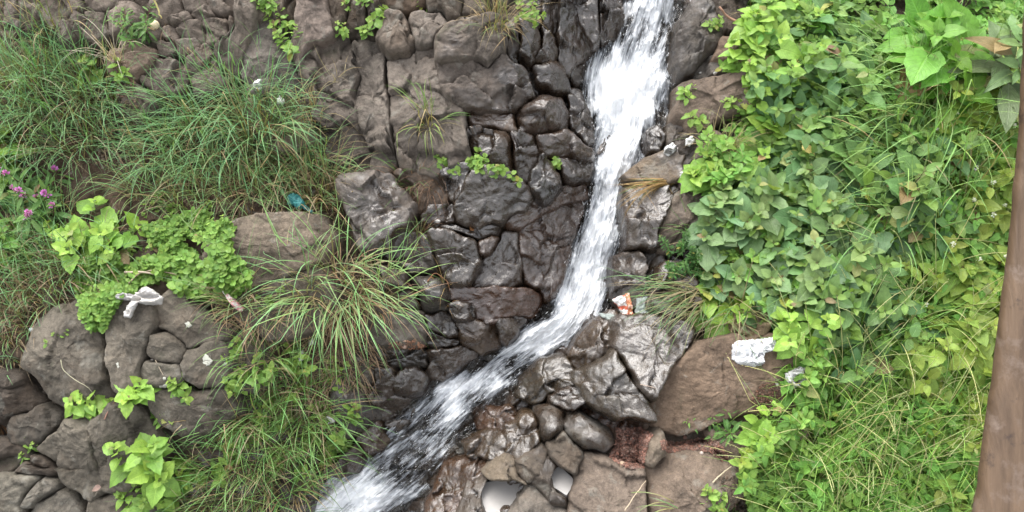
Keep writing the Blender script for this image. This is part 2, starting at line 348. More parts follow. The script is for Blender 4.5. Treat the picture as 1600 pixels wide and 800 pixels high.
def build_rock(idx, pts, label, col=GREY, wet=None, top=.08, D=.07, rw=.4, tilt=(0, 0), fr=1.0, facets=3, name='boulder', cat='boulder', group=None, cell=.17, bumpy=1.0, step=.0085, grow=15):
    global RN, boff; RN += 1; seed = 100+RN*13; r = np.random.default_rng(seed)
    p = np.array(pts, float)
    p[:, 0] = np.where(p[:, 0] <= 0, -55, p[:, 0]); p[:, 1] = np.where(p[:, 1] <= 0, -50, p[:, 1]); p[:, 1] = np.where(p[:, 1] >= 800, 850, p[:, 1])
    c0 = p.mean(0); uv0 = pix(*c0); m0 = float(macro(np.array([uv0[0]]), np.array([uv0[1]]))[0])
    for _ in range(2):
        uv0 = pix(c0[0], c0[1], m0+top*.5); m0 = float(macro(np.array([uv0[0]]), np.array([uv0[1]]))[0])
    e = .04; g0 = [(float(macro(np.array([uv0[0]+dx]), np.array([uv0[1]+dy]))[0])-m0)/e for dx, dy in ((e, 0), (0, e))]
    g0 = np.clip(g0, -.5, .5)
    if wet != 0 or rw < .3: tilt = (tilt[0]+r.normal(0, .09), tilt[1]+r.normal(0, .09)) if rw < .6 and D < .17 else tilt
    if D == .07: top = top+r.uniform(-.02, .03)
    p = grow_px(idx, p, grow)
    q = pix(p[:, 0], p[:, 1], m0+top*.5)
    if ((np.roll(q, -1, 0)-q)[:, 0]*(np.roll(q, -1, 0)+q)[:, 1]).sum() > 0: q = q[::-1]
    per = np.hypot(*(np.roll(q, -1, 0)-q).T).sum()
    q = densify(q, max(.03, per/60)); n = max(48, int(per/step))
    d = np.concatenate([[0], np.cumsum(np.hypot(*(np.roll(q, -1, 0)-q).T))]); t = np.linspace(0, d[-1], n, endpoint=False)
    qq = np.vstack([q, q[:1]]); b = np.stack([np.interp(t, d, qq[:, 0]), np.interp(t, d, qq[:, 1])], 1)
    c = b.mean(0)
    nrm = b-c; nl = np.hypot(*nrm.T)[:, None]
    wig = nrm/nl*(.007*fbm(b[:, 0]*14, b[:, 1]*14, 7, 4)[:, None]+.003)
    R = nl.mean(); nr = max(10, int(R/step))
    s = 1-np.linspace(0, 1, nr)**1.0
    s[-1] = 0.004
    # skirt rings, outside and below
    kw = np.hanning(2*(n//7)+1); kw /= kw.sum(); bs = np.stack([np.convolve(np.pad(b[:, k_], n//7, mode='wrap'), kw, 'valid') for k_ in (0, 1)], 1); s2 = (s**4)[:, None, None]
    Q = c+((b-c)[None]*s2+(bs-c)[None]*(1-s2))*s[:, None, None]+wig[None]*(s**5)[:, None, None]; b = b+wig; ss = np.repeat(s, n); Qf = Q.reshape(-1, 2)
    seg = b[::max(1, n//110)]; A = seg; Bn = np.roll(seg, -1, 0)-seg; L2 = (Bn**2).sum(1)+1e-12
    dist = np.empty(len(Qf))
    for a in range(0, len(Qf), 20000):
        w = Qf[a:a+20000, None]-A[None]; tt = np.clip((w*Bn).sum(2)/L2, 0, 1)
        dist[a:a+20000] = np.sqrt(((w-tt[..., None]*Bn)**2).sum(2)).min(1)
    dist = dist.reshape(nr, n); dist[0] = 0; dist = dist.ravel()
    inr = dist.max()
    x1 = np.clip(dist/(.03*inr+.010), 0, 1); x2 = 1-ss**3.0
    bb = .12+.6*sstep(.38, .8, rw)
    crk = .12+.88*sstep(-.30, .30, perlin(Qf[:, 0]*4.5, Qf[:, 1]*4.5, 77))
    h = -D*(1-bb)*(1-x1)**1.5*crk-D*bb*(1-x2)
    dx = Qf-c
    for k in range(facets+2 if facets else 0):
        an = r.uniform(0, 2*math.pi); sl = r.uniform(.08, .34)*(1 if rw < .5 else 1.5); off = r.uniform(-.15, .8)*inr
        pl = -sl*(dx[:, 0]*math.cos(an)+dx[:, 1]*math.sin(an)-off)
        kk = .004; h = -kk*np.logaddexp(-h/kk, -pl/kk)
    wu = Qf[:, 0]+.05*perlin(Qf[:, 0]*6, Qf[:, 1]*6, seed+1)+.015*perlin(Qf[:, 0]*22, Qf[:, 1]*22, seed+2); wv = Qf[:, 1]+.05*perlin(Qf[:, 0]*6+5, Qf[:, 1]*6, seed+3)
    f1, f2, ox, oy, r1, r2 = cells(wu/cell, wv/cell, seed+4)
    fr = fr*1.25 if fr >= .8 else fr
    h = h+fr*(.020*(r1-.5)+cell*(ox*(r1-.5)+oy*(r2-.5))*.72-.012*np.exp(-(f2-f1)/.035)*(r1 > .35))
    f1, f2, ox, oy, r1, r2 = cells(wu/(cell*.36), wv/(cell*.36), seed+6)
    h = h+fr*.45*(.010*(r1-.5)+cell*.36*(ox*(r1-.5)+oy*(r2-.5))*.75)
    h = h+bumpy*(.018*fbm(Qf[:, 0]*5, Qf[:, 1]*5, seed+9, 3)+.006*fbm(Qf[:, 0]*28, Qf[:, 1]*28, seed+12, 3, .6))
    # rounded joint near the very edge keeps the crack crisp
    H = m0+top+h+dx[:, 0]*(g0[0]+tilt[0])+dx[:, 1]*(g0[1]+tilt[1])
    H = H.reshape(nr, n)
    sk = []
    for dd, dz in ((.008, -.05), (.016, -.16), (.02, -.42)):
        sk.append(np.concatenate([b+nrm/nl*dd, (H[0]+dz)[:, None]], 1))
    V = np.concatenate([np.stack(sk[::-1], 0).reshape(-1, 3), np.concatenate([Qf, H.reshape(-1, 1)], 1)], 0)
    nr2 = nr+3
    quads = grid_quads(nr2, n, wrap=True)
    last = (nr2-1)*n; V = np.vstack([V, [[c[0], c[1], H[-1].mean()]]]); ci = len(V)-1
    j = np.arange(n); tris = np.stack([last+j, last+(j+1) % n, np.full(n, ci)], 1)
    b0 = len(V); V = np.vstack([V, [[c[0], c[1], H[0].min()-.42]]])
    tris = np.vstack([tris, np.stack([(j+1) % n, j, np.full(n, b0)], 1)])
    u_, v_ = V[:, 0], V[:, 1]
    wv_ = wet_at(u_, v_) if wet is None else np.full(len(V), wet)+.12*fbm(u_*3, v_*3, seed+20, 3)
    cc = np.array(col)*KA*np.array([1.03, .965, .88])*(1+.16*(r.random()-.5))*(1+.22*fbm(u_*2.5, v_*2.5, seed+21, 3)[:, None])
    W = L2W(V); o0 = L2W(np.array([c[0], c[1], H[0].mean()-.1]))
    BV.append(W); BF.append(quads+boff); boff += len(W); 
    me = mesh_np(name, W-o0, quads, tris, col=np.concatenate([np.clip(cc, .01, 1), np.clip(wv_, 0, 1)[:, None]], 1), mat=M_ROCK)
    return tag(link(name, me, o0), label, cat, group)

SM = dict(name='rock', cat='rock')
# --- upper wall between the grass and the falls
rock([(449,0),(467,0),(466,38),(461,62),(449,70)], 'narrow grey rock column beside the trailing pale weed at top', GREY, **SM)
rock([(469,0),(502,0),(514,24),(520,50),(508,62),(488,68),(476,88),(470,112),(462,86),(465,45)], 'tall pinkish-grey rock left of the small sprouts at the top edge', (.19,.16,.145), fr=.6, top=.12)
rock([(506,0),(540,0),(538,30),(530,50),(522,50),(517,24)], 'grey wedge rock right of the tall pinkish rock', GREY, **SM)
rock([(556,10),(572,14),(572,46),(545,49),(540,42)], 'dark little rock between the small sprouts near the top', DRK, **SM)
rock([(575,10),(598,14),(600,40),(596,48),(576,48)], 'dark rock behind the brightest green sprout at top', DRK, **SM)
rock([(478,88),(490,70),(520,62),(548,64),(548,100),(560,115),(548,150),(560,190),(575,235),(565,264),(535,264),(515,215),(495,160),(476,120)], 'large smooth dry slab just right of the straw-coloured grass', (.165,.145,.13), fr=1.1, top=.13, tilt=(-.12,.05), wet=.12)
rock([(551,64),(575,65),(592,78),(600,100),(602,135),(605,160),(608,185),(614,225),(617,250),(600,268),(580,264),(578,235),(563,190),(551,150),(564,115),(551,100)], 'long upright slab left of the straight vertical crack', (.16,.143,.13), fr=1.0, top=.11, tilt=(.05,.05), wet=.15)
rock([(607,95),(640,94),(655,80),(680,82),(682,100),(685,130),(687,150),(698,165),(716,182),(720,215),(728,250),(700,264),(670,260),(640,264),(622,247),(613,195),(609,150),(605,112)], 'broad pale grey slab behind the lone grass tuft on the rock face', (.175,.155,.14), fr=1.0, top=.12, wet=.12)
rock([(600,25),(612,20),(628,25),(640,42),(650,72),(640,88),(615,86),(598,60)], 'blocky brown-grey rock right of the bright sprout', (.165,.14,.12), top=.13)
rock([(641,26),(655,18),(672,28),(690,23),(698,45),(680,60),(676,72),(652,76),(640,45)], 'crumbly pale block with two humps above the big slab', (.18,.16,.145), top=.12)
rock([(600,0),(665,0),(662,12),(650,20),(632,22),(612,14)], 'brown rounded rock cut by the top edge, centre left', BRN, top=.1, **SM)
rock([(668,0),(720,0),(722,20),(718,32),(702,38),(692,20),(672,20)], 'grey rock at the top edge left of the dry grass clump', GREY, top=.1, **SM)
rock([(723,0),(748,0),(744,28),(723,32)], 'narrow grey rock directly left of the dry top grass', GREY, **SM)
rock([(683,66),(700,47),(742,38),(788,48),(794,62),(778,86),(762,108),(745,98),(715,100),(690,102),(682,88)], 'flat-topped cap of the big overhanging rock under the dry grass', (.17,.15,.135), top=.22, tilt=(.05,.12), facets=2, wet=.3, D=.2)
rock([(690,103),(715,101),(745,99),(763,110),(790,88),(814,100),(832,125),(833,145),(815,165),(790,176),(750,174),(720,165),(697,148),(688,120)], 'bulging half-wet boulder beneath the flat cap, dark on its right side', (.15,.13,.118), top=.14, facets=3, D=.22, tilt=(-.1,.1))
rock([(790,47),(810,48),(812,70),(808,95),(793,90),(794,62)], 'dark split block right of the big cap', DRK, **SM)
rock([(813,45),(835,42),(846,60),(845,80),(828,96),(814,92)], 'shiny rounded dark block right of the split block', DRK, top=.12, wet=.7, **SM)
rock([(790,0),(845,0),(846,35),(832,41),(806,38),(794,20)], 'grey boulder at the top edge right of the dry grass', GREY, top=.1)
rock([(847,0),(872,0),(874,35),(868,55),(850,42)], 'wet glossy rock at the top edge, second from the falls', DRK, top=.1)
rock([(875,0),(930,0),(934,20),(937,60),(915,78),(897,92),(889,110),(879,78),(872,50)], 'large dark wet wall block left of the waterfall top', DRK, top=.14, fr=1.2, tilt=(-.2,0))
rock([(933,0),(975,0),(976,30),(968,55),(941,66),(937,40)], 'black wet rock touching the left edge of the upper waterfall', DRK, top=.08, tilt=(-.3,0))
rock([(848,46),(866,62),(868,80),(852,95),(834,98),(846,80)], 'small dark rock above the wet round boulders', DRK, **SM)
rock([(835,112),(860,103),(880,110),(883,128),(860,136),(838,132)], 'wet oval boulder in the dark recess by the falls', DRK, top=.1, rw=.8, fr=.5)
rock([(892,112),(925,82),(936,90),(925,120),(905,128)], 'black wet ledge where the falls widen', DRK, top=.04, tilt=(-.3,0), **SM)
rock([(737,184),(765,178),(803,180),(806,206),(785,202),(760,198),(740,196)], 'flat brownish shelf rock under the bulging boulder', BRN, wet=.5, top=.09, fr=.4)
rock([(806,178),(825,160),(850,145),(875,148),(890,165),(888,185),(872,205),(845,213),(814,210),(807,195)], 'big glossy wet boulder left of the falls at their widest', (.12,.10,.09), top=.15, rw=.75, D=.2)
rock([(735,205),(760,199),(790,206),(800,225),(800,245),(808,260),(806,280),(790,270),(760,252),(738,230)], 'wet olive-brown boulder above the little succulent row', (.13,.11,.085), top=.14, rw=.6, D=.2)
rock([(802,212),(830,218),(840,240),(838,255),(825,275),(810,284),(803,255)], 'dark wet rock squeezed between olive-brown and pointed ones', DRK, top=.1)
rock([(842,220),(870,213),(895,206),(912,225),(920,240),(900,248),(870,248),(850,240)], 'wet brown knobbly rock beside the narrow falls', (.12,.10,.085), top=.11, rw=.7)
rock([(868,252),(905,251),(925,247),(925,275),(900,284),(880,280)], 'low wet rock at the left edge of the narrow falls', DRK, top=.07)
rock([(890,150),(905,140),(918,170),(925,200),(915,222),(897,203),(892,180)], 'wet black rock veiled by spray at the left of the falls', DRK, top=.04)
rock([(832,270),(848,250),(862,255),(875,275),(877,290),(860,312),(848,320),(838,300)], 'black pointed boulder standing upright left of the brown chute', (.07,.065,.06), top=.17, D=.22, wet=.8)
rock([(696,266),(728,256),(744,262),(736,270),(722,300),(712,306),(698,290)], 'charcoal rock left of the big pale shiny boulder', DRK, top=.08, **SM)
rock([(736,270),(770,268),(800,275),(815,300),(826,312),(820,326),(795,335),(788,348),(768,345),(752,360),(730,355),(716,345),(722,312),(728,285)], 'big pale-shining wet boulder under the succulent row', (.15,.145,.14), top=.18, D=.24, facets=4, fr=.6, wet=.75, rw=.35, tilt=(.05,.25))
rock([(540,276),(580,269),(618,277),(635,300),(640,320),(625,345),(608,368),(600,385),(570,380),(560,350),(550,320),(541,295)], 'grey boulder with a wet blue-grey corner, left of the dark hollow', (.15,.135,.125), top=.17, D=.24, facets=3)
rock([(620,272),(650,272),(690,290),(695,318),(660,322),(642,306),(625,288)], 'brown rock under the red-brown hanging roots', BRN, top=.05, wet=.4, **SM)
rock([(672,324),(700,322),(706,345),(685,352),(668,345)], 'small wet grey rock beside a white pebble', GREY, wet=.7, top=.05, **SM)
rock([(677,368),(700,361),(742,375),(748,395),(745,418),(728,445),(706,440),(692,415)], 'tall wet grey block left of the sliding water sheet', (.14,.135,.13), top=.15, D=.22, wet=.75, rw=.3)
rock([(690,352),(730,358),(760,352),(776,358),(775,368),(750,374),(712,362)], 'long low wet ledge rock below the pale shiny boulder', DRK, top=.07, wet=.75, **SM)
rock([(750,378),(770,366),(780,372),(766,398),(752,394)], 'small wet brown block at the top of the sliding sheet', BRN, wet=.75, top=.09, **SM)
rock([(785,368),(808,364),(812,400),(815,440),(800,452),(770,455),(738,452),(750,425),(768,400)], 'steep slick rock under a thin sheet of sliding water', (.15,.14,.14), top=.06, wet=1, rw=.4, fr=.7, tilt=(.1,.1))
rock([(812,364),(850,332),(905,305),(918,318),(905,350),(892,395),(880,440),(868,462),(848,452),(820,440),(814,400)], 'large reddish-brown slab with water streaming over its edge', (.15,.105,.08), top=.06, wet=.9, rw=.4, fr=.9)
rock([(790,352),(830,322),(880,292),(915,285),(918,302),(860,326),(815,358)], 'brown sloping chute rock below the black pointed boulder', (.17,.115,.085), wet=.85, top=.03, fr=.7, **SM)
rock([(626,372),(662,376),(672,400),(680,428),(650,424),(630,418),(612,400)], 'dark dull rock right of the arching grass tips', DRK, top=.07, wet=.5)
rock([(640,434),(672,428),(695,445),(708,466),(702,482),(674,490),(656,472),(646,452)], 'round black boulder right of the big arching tuft', (.085,.08,.07), top=.14, D=.2, rw=.7, fr=.5, wet=.45)
rock([(590,430),(630,428),(642,450),(652,475),(640,484),(622,480),(595,474),(580,455)], 'grey rock half under the arching grass', GREY, top=.1, wet=.4)
rock([(578,492),(600,482),(640,486),(660,500),(666,520),(650,535),(620,542),(600,537),(578,515)], 'smooth brown-grey boulder above a line of leaf litter', (.13,.115,.10), top=.13, rw=.6, fr=.4, wet=.35)
rock([(706,456),(735,451),(775,446),(825,449),(842,456),(826,478),(812,492),(790,500),(757,500),(727,480),(707,472)], 'flat rust-brown shelf wet with trickling water', RUST, top=.09, wet=.75, D=.13, rw=.15, fr=.45, facets=1)
rock([(698,476),(722,472),(745,479),(740,492),(714,497)], 'small wet cube of rock at the left end of the rust shelf', GREY, wet=.7, top=.11, **SM)
rock([(668,496),(690,483),(707,496),(716,518),(702,528),(670,512)], 'dark wet rock with a ridge left of the rust shelf', DRK, top=.10, wet=.7, **SM)
rock([(667,516),(702,530),(717,532),(713,541),(682,546),(668,535)], 'black glossy lower rock under the ridged one', (.07,.066,.062), top=.07, wet=.8, **SM)
rock([(718,508),(758,506),(777,516),(780,540),(752,550),(727,537)], 'rounded block with an ochre left face below the rust shelf', (.16,.125,.09), top=.12, wet=.6, rw=.6, fr=.6)
rock([(780,500),(806,490),(815,500),(812,520),(792,541),(782,530)], 'wet block between the rust shelf and the white rapids', DRK, top=.1, wet=.7, **SM)
rock([(576,552),(600,546),(640,542),(667,546),(668,572),(640,579),(600,573)], 'long dark slab under the line of leaf litter', (.08,.075,.065), top=.06, wet=.6)
rock([(670,550),(718,541),(745,550),(720,575),(690,597),(670,582)], 'wedge-shaped wet slab left of the bend in the stream', DRK, top=.09, wet=.7)
rock([(626,576),(650,571),(662,586),(658,615),(645,621),(616,613),(613,591)], 'squarish wet boulder with a shiny top in the lower left cluster', DRK, top=.15, wet=.8, D=.2, rw=.5, fr=.5)
rock([(590,577),(617,572),(620,594),(611,620),(591,634),(581,616),(588,596)], 'wrinkled wet rock left of the squarish boulder', DRK, top=.10, wet=.7, **SM)
rock([(591,636),(616,618),(650,624),(655,640),(641,664),(616,682),(599,656)], 'sloping wet rock below the squarish boulder', (.11,.10,.09), top=.1, wet=.75)
rock([(535,602),(568,604),(582,640),(585,656),(560,672),(541,681),(530,650)], 'dark grey boulder beside the white scrap in the grass', (.10,.098,.096), top=.15, D=.2, wet=.5, rw=.6)
rock([(558,686),(592,660),(610,686),(600,702),(576,714),(565,702)], 'two-lobed brown wet boulder above the bottom rapids', (.15,.12,.09), top=.12, wet=.6, rw=.6)
rock([(505,737),(530,716),(558,692),(570,716),(564,738),(530,746)], 'flat grey rock at the left lip of the bottom rapids', GREY, wet=.55, top=.09, **SM)
rock([(440,752),(488,732),(503,747),(490,780),(470,800),(440,800)], 'dark rock at the bottom edge left of the rapids', DRK, wet=.55, top=.09, **SM)
rock([(560,560),(587,566),(585,598),(560,601),(548,580)], 'dull dark rock in the hollow below the dead grass', (.08,.07,.06), wet=.3, top=.05, **SM)
# --- bedrock right of the lower stream
rock([(722,692),(760,672),(775,675),(786,690),(780,705),(760,716),(737,713),(726,706)], 'wet olive boulder left of the bright little puddle', (.16,.135,.10), top=.10, wet=.75, rw=.5)
rock([(688,722),(740,717),(766,712),(758,728),(740,755),(722,800),(680,800),(675,770),(684,742)], 'rust-streaked slab washed by the stream at the bottom', (.20,.135,.09), top=.07, wet=.95, fr=.8, rw=.3)
rock([(735,640),(765,632),(790,645),(800,655),(775,672),(745,672)], 'submerged brown rock above the bright little puddle', (.17,.11,.075), top=.05, wet=.9, **SM)
rock([(792,668),(830,655),(842,662),(840,680),(830,700),(815,715),(799,702),(796,682)], 'olive wet rock right of the bright little puddle', (.15,.125,.09), top=.09, wet=.7)
rock([(843,642),(870,632),(884,642),(880,665),(862,690),(850,690),(842,672)], 'long dark oval boulder above the right pool', (.12,.11,.10), top=.14, wet=.6, rw=.8, fr=.4, D=.2)
rock([(886,642),(905,638),(925,655),(940,670),(958,680),(962,695),(945,705),(915,700),(895,690),(883,668)], 'smooth blue-grey boulder left of the red gravel', (.15,.15,.15), top=.15, wet=.55, rw=.8, fr=.4, D=.2)
rock([(858,692),(880,683),(900,702),(908,716),(900,737),(878,727),(857,710)], 'dry brown rock just above the right pool', GREY, top=.10, wet=.25)
rock([(806,737),(820,708),(840,699),(854,706),(850,735),(827,750),(813,746)], 'rounded brown-grey rock between the two pools', GREY, top=.12, wet=.3, rw=.7, fr=.4)
rock([(838,718),(858,716),(870,730),(856,745),(868,768),(884,778),(884,792),(862,790),(846,770),(830,752)], 'curved dark rim rock around the left of the right pool', DRK, top=.08, wet=.5)
rock([(757,737),(790,722),(804,737),(820,754),(800,748),(772,748)], 'tan arch of rock above the left pool', (.19,.16,.125), top=.09, wet=.35, **SM)
rock([(700,800),(728,758),(760,750),(750,772),(757,800)], 'grey rock hugging the left pool at the bottom edge', GREY, top=.09, wet=.5)
rock([(790,800),(812,777),(833,758),(850,775),(882,795),(884,800)], 'dry grey rock at the bottom edge between the pools', (.17,.155,.14), top=.10, wet=.1)
rock([(906,738),(898,722),(925,708),(965,722),(1000,736),(1008,756),(1012,800),(886,800),(888,776),(898,748)], 'broad flat pitted brown slab at the bottom centre', (.20,.165,.14), top=.11, wet=0, fr=.35, facets=0, rw=.18, D=.12)
rock([(1012,688),(1025,684),(1036,690),(1035,712),(1020,722),(1008,716)], 'upright tan stone between two patches of red gravel', (.19,.16,.13), top=.13, wet=0, rw=.8, fr=.3, **SM)
rock([(1030,722),(1050,706),(1080,702),(1120,702),(1145,730),(1165,760),(1130,790),(1060,800),(1018,800),(1012,745)], 'large smooth brown boulder at the bottom right of centre', (.20,.16,.13), top=.16, wet=0, rw=.7, fr=.35, facets=2, D=.2)
rock([(1023,607),(1050,572),(1090,547),(1150,532),(1230,535),(1266,560),(1262,600),(1230,628),(1165,640),(1122,664),(1070,672),(1036,656),(1020,630)], 'huge smooth brown boulder carrying the crumpled printed wrapper', (.235,.175,.132), top=.15, wet=0, rw=.4, fr=.3, facets=1, D=.22, bumpy=.8)
rock([(1112,672),(1160,648),(1198,662),(1190,700),(1150,722),(1120,702)], 'brown rock below the huge smooth boulder', (.19,.15,.12), top=.10, wet=0, rw=.6, fr=.3)
rock([(886,548),(905,517),(935,489),(958,492),(960,528),(944,558),(905,578),(893,570)], 'wet brown shoulder of rock at the foot of the falls', (.14,.115,.085), top=.16, wet=.8, rw=.5, D=.22)
rock([(900,582),(945,561),(960,548),(985,590),(1002,622),(1012,652),(970,656),(935,636),(910,606)], 'steep wet grey-green rock with a shiny crinkled face', (.14,.135,.115), top=.16, wet=.75, rw=.5, D=.16, fr=.6)
rock([(963,502),(1000,503),(1070,511),(1062,550),(1037,590),(1020,622),(992,600),(972,560),(963,530)], 'wet blue-grey rock under the overhanging grass blades', (.15,.145,.14), top=.13, wet=.75, fr=.65, D=.14)
rock([(812,592),(845,562),(878,552),(893,580),(888,600),(860,614),(835,621),(816,607)], 'wet olive rock on the inside of the stream bend', (.12,.11,.08), top=.10, wet=.85, tilt=(.1,.1))
rock([(857,617),(888,603),(904,608),(908,620),(894,640),(870,632)], 'small wet wedge below the inside bend rock', DRK, top=.09, wet=.75, **SM)
# --- right bank by the falls
rock([(1052,62),(1062,27),(1085,10),(1112,12),(1120,40),(1122,78),(1100,92),(1082,116),(1060,118),(1053,95)], 'tall dark boulder on the right of the upper waterfall', (.11,.10,.09), top=.2, wet=.45, D=.3, rw=.5)
rock([(1084,106),(1103,92),(1120,92),(1146,101),(1148,119),(1088,122)], 'grey ledge rock with two fallen white petals', (.15,.14,.13), top=.10, wet=.25, **SM)
rock([(1116,94),(1130,60),(1155,62),(1170,85),(1160,104),(1125,100)], 'brown triangular rock among the bright upper leaves', (.21,.155,.12), top=.14, wet=0, fr=.4)
rock([(1064,130),(1090,124),(1150,121),(1165,140),(1168,165),(1122,175),(1082,198),(1063,175)], 'broad brown boulder right of the widest white water', (.175,.14,.115), top=.17, wet=.15, rw=.4, fr=.6, D=.25)
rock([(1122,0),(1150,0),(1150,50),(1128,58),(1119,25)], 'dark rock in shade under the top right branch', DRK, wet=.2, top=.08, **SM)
rock([(1172,100),(1200,105),(1210,150),(1185,170),(1170,140)], 'brown rock hidden among upper right stems', BRN, wet=0, top=.10, **SM)
rock([(1004,207),(1028,196),(1038,215),(1030,243),(1010,240)], 'wet rugged rock right of the narrow falls', DRK, top=.12, wet=.7, fr=1.5, **SM)
rock([(1040,192),(1062,202),(1060,226),(1042,230)], 'small rugged rock beside the broad brown boulder', DRK, wet=.5, top=.10, **SM)
rock([(974,272),(1008,244),(1040,236),(1060,246),(1063,278),(1040,290),(1000,285),(984,280)], 'smooth brown ledge rock under the grey foil scrap', (.155,.125,.095), top=.10, wet=.4, fr=.4)
rock([(975,288),(1010,288),(1058,294),(1048,320),(1030,358),(1014,388),(977,385),(973,330)], 'big wet grey rock right of the narrow falls under dead straw', (.14,.135,.13), top=.13, wet=.7, D=.2)
rock([(1068,232),(1094,224),(1086,245),(1066,272)], 'dark sliver of rock left of the split brown blocks', DRK, wet=.3, top=.09, **SM)
rock([(1092,226),(1118,217),(1116,250),(1082,253)], 'upper of the split brown blocks by the yellow grass', (.18,.15,.125), wet=.1, top=.11, fr=.3, **SM)
rock([(1074,262),(1114,256),(1142,275),(1122,300),(1074,290)], 'lower split brown block behind the white card scraps', (.17,.14,.12), wet=.1, top=.10, fr=.3, **SM)
rock([(1036,332),(1060,302),(1095,300),(1110,320),(1095,360),(1050,380),(1028,370)], 'brown-grey rounded rock below the white card scraps', (.15,.125,.105), wet=.3, top=.11, rw=.6, fr=.5)
rock([(962,398),(1013,394),(1028,420),(1020,458),(990,470),(962,456),(960,430)], 'dark wet rock right of the lower curtain of water', (.10,.085,.07), wet=.6, top=.09)
rock([(1032,422),(1075,427),(1080,465),(1042,480),(1023,463)], 'wet slate-grey rock behind the hanging grass', GREY, wet=.6, top=.09, **SM)
# --- lower left boulders
LG = (.145, .132, .112)
rock([(30,565),(48,525),(88,492),(130,476),(162,500),(170,540),(173,590),(168,620),(150,648),(110,638),(60,608)], 'big rounded boulder at the left with a humped top', LG, top=.16, wet=0, rw=.6, fr=.45, D=.22)
rock([(166,500),(182,470),(243,482),(252,510),(238,540),(224,562),(220,580),(233,608),(210,620),(180,600),(170,570)], 'tall smooth boulder directly below the white plastic bag', LG, top=.18, wet=0, rw=.45, fr=.4, D=.18)
rock([(252,482),(275,465),(292,488),(330,518),(354,521),(330,534),(300,545),(290,535),(272,519),(252,515)], 'dark smooth rock right of the plastic bag', LG, top=.14, wet=0, fr=.3, D=.16)
rock([(241,541),(241,522),(260,521),(288,540),(289,560),(275,566),(247,561),(236,550)], 'six-sided rock plate ringed by cracks', LG, top=.15, wet=0, rw=.25, fr=.15, facets=1, D=.055, **SM)
rock([(223,590),(236,568),(279,571),(292,588),(280,600),(252,605),(231,600)], 'cracked plate with white lichen spots below the six-sided one', (.15,.14,.12), top=.15, wet=0, rw=.25, fr=.2, facets=1, D=.055, **SM)
rock([(294,570),(301,550),(340,537),(361,546),(358,580),(345,600),(312,605),(296,590)], 'round brown rock with pale crusty lichen', LG, top=.15, wet=0, rw=.3, fr=.2, facets=1, D=.06)
rock([(236,612),(252,608),(290,600),(312,609),(345,605),(360,640),(322,665),(282,670),(257,650),(246,628)], 'brown boulder behind the small four-leaved sprout', LG, top=.13, wet=0, rw=.5, fr=.4, D=.18)
rock([(360,540),(395,530),(410,560),(395,600),(365,595)], 'brown rock at the left rim of the lower grass', LG, top=.10, wet=0, fr=.4, **SM)
rock([(52,702),(88,672),(130,656),(170,652),(192,632),(220,642),(240,680),(228,720),(190,758),(130,774),(110,760),(94,735),(62,712)], 'massive ridged grey boulder at the lower left', (.155,.142,.12), top=.18, wet=0, rw=.5, fr=.8, D=.24, cell=.2)
rock([(0,596),(40,592),(54,620),(48,642),(0,650)], 'dark rock at the left edge above the dead grass', DRK, wet=.1, top=.08)
rock([(20,652),(58,642),(92,655),(84,672),(52,694),(24,690)], 'dark smooth rock right of the dead brown clump', (.10,.092,.08), wet=.1, top=.09, rw=.6, fr=.3)
rock([(0,702),(30,698),(44,712),(20,735),(0,740)], 'dark wedge at the left edge below the dead grass', DRK, wet=0, top=.08, **SM)
rock([(46,716),(62,716),(86,740),(60,738),(24,738)], 'small dark rock left of the massive ridged boulder', DRK, wet=0, top=.08, **SM)
rock([(0,750),(15,743),(60,741),(66,748),(40,780),(35,792),(0,800)], 'pale grey rock in the bottom left corner', (.19,.18,.155), wet=0, top=.12, fr=.4)
rock([(66,750),(75,745),(84,762),(58,790),(40,788),(48,772)], 'narrow pale rock right of the corner rock', (.18,.17,.15), wet=0, top=.11, fr=.3, **SM)
rock([(40,800),(62,782),(100,772),(116,776),(122,800)], 'pale flat rock at the bottom edge, lower left', (.18,.17,.15), wet=0, top=.10, fr=.3, **SM)
rock([(140,800),(160,782),(218,776),(250,800)], 'grey rock at the bottom edge under grass blades', LG, wet=0, top=.10, fr=.3, **SM)
rock([(342,412),(352,372),(390,352),(440,341),(490,346),(506,370),(488,400),(452,430),(400,450),(360,440)], 'large dry brown boulder below the teal rag', (.19,.16,.13), top=.18, wet=0, rw=.5, fr=.35, D=.22)
rock([(385,470),(420,452),(462,436),(500,430),(510,470),(480,505),(430,520),(392,500)], 'brown boulder mostly under the arching tuft', (.15,.13,.11), top=.12, wet=0, fr=.4)
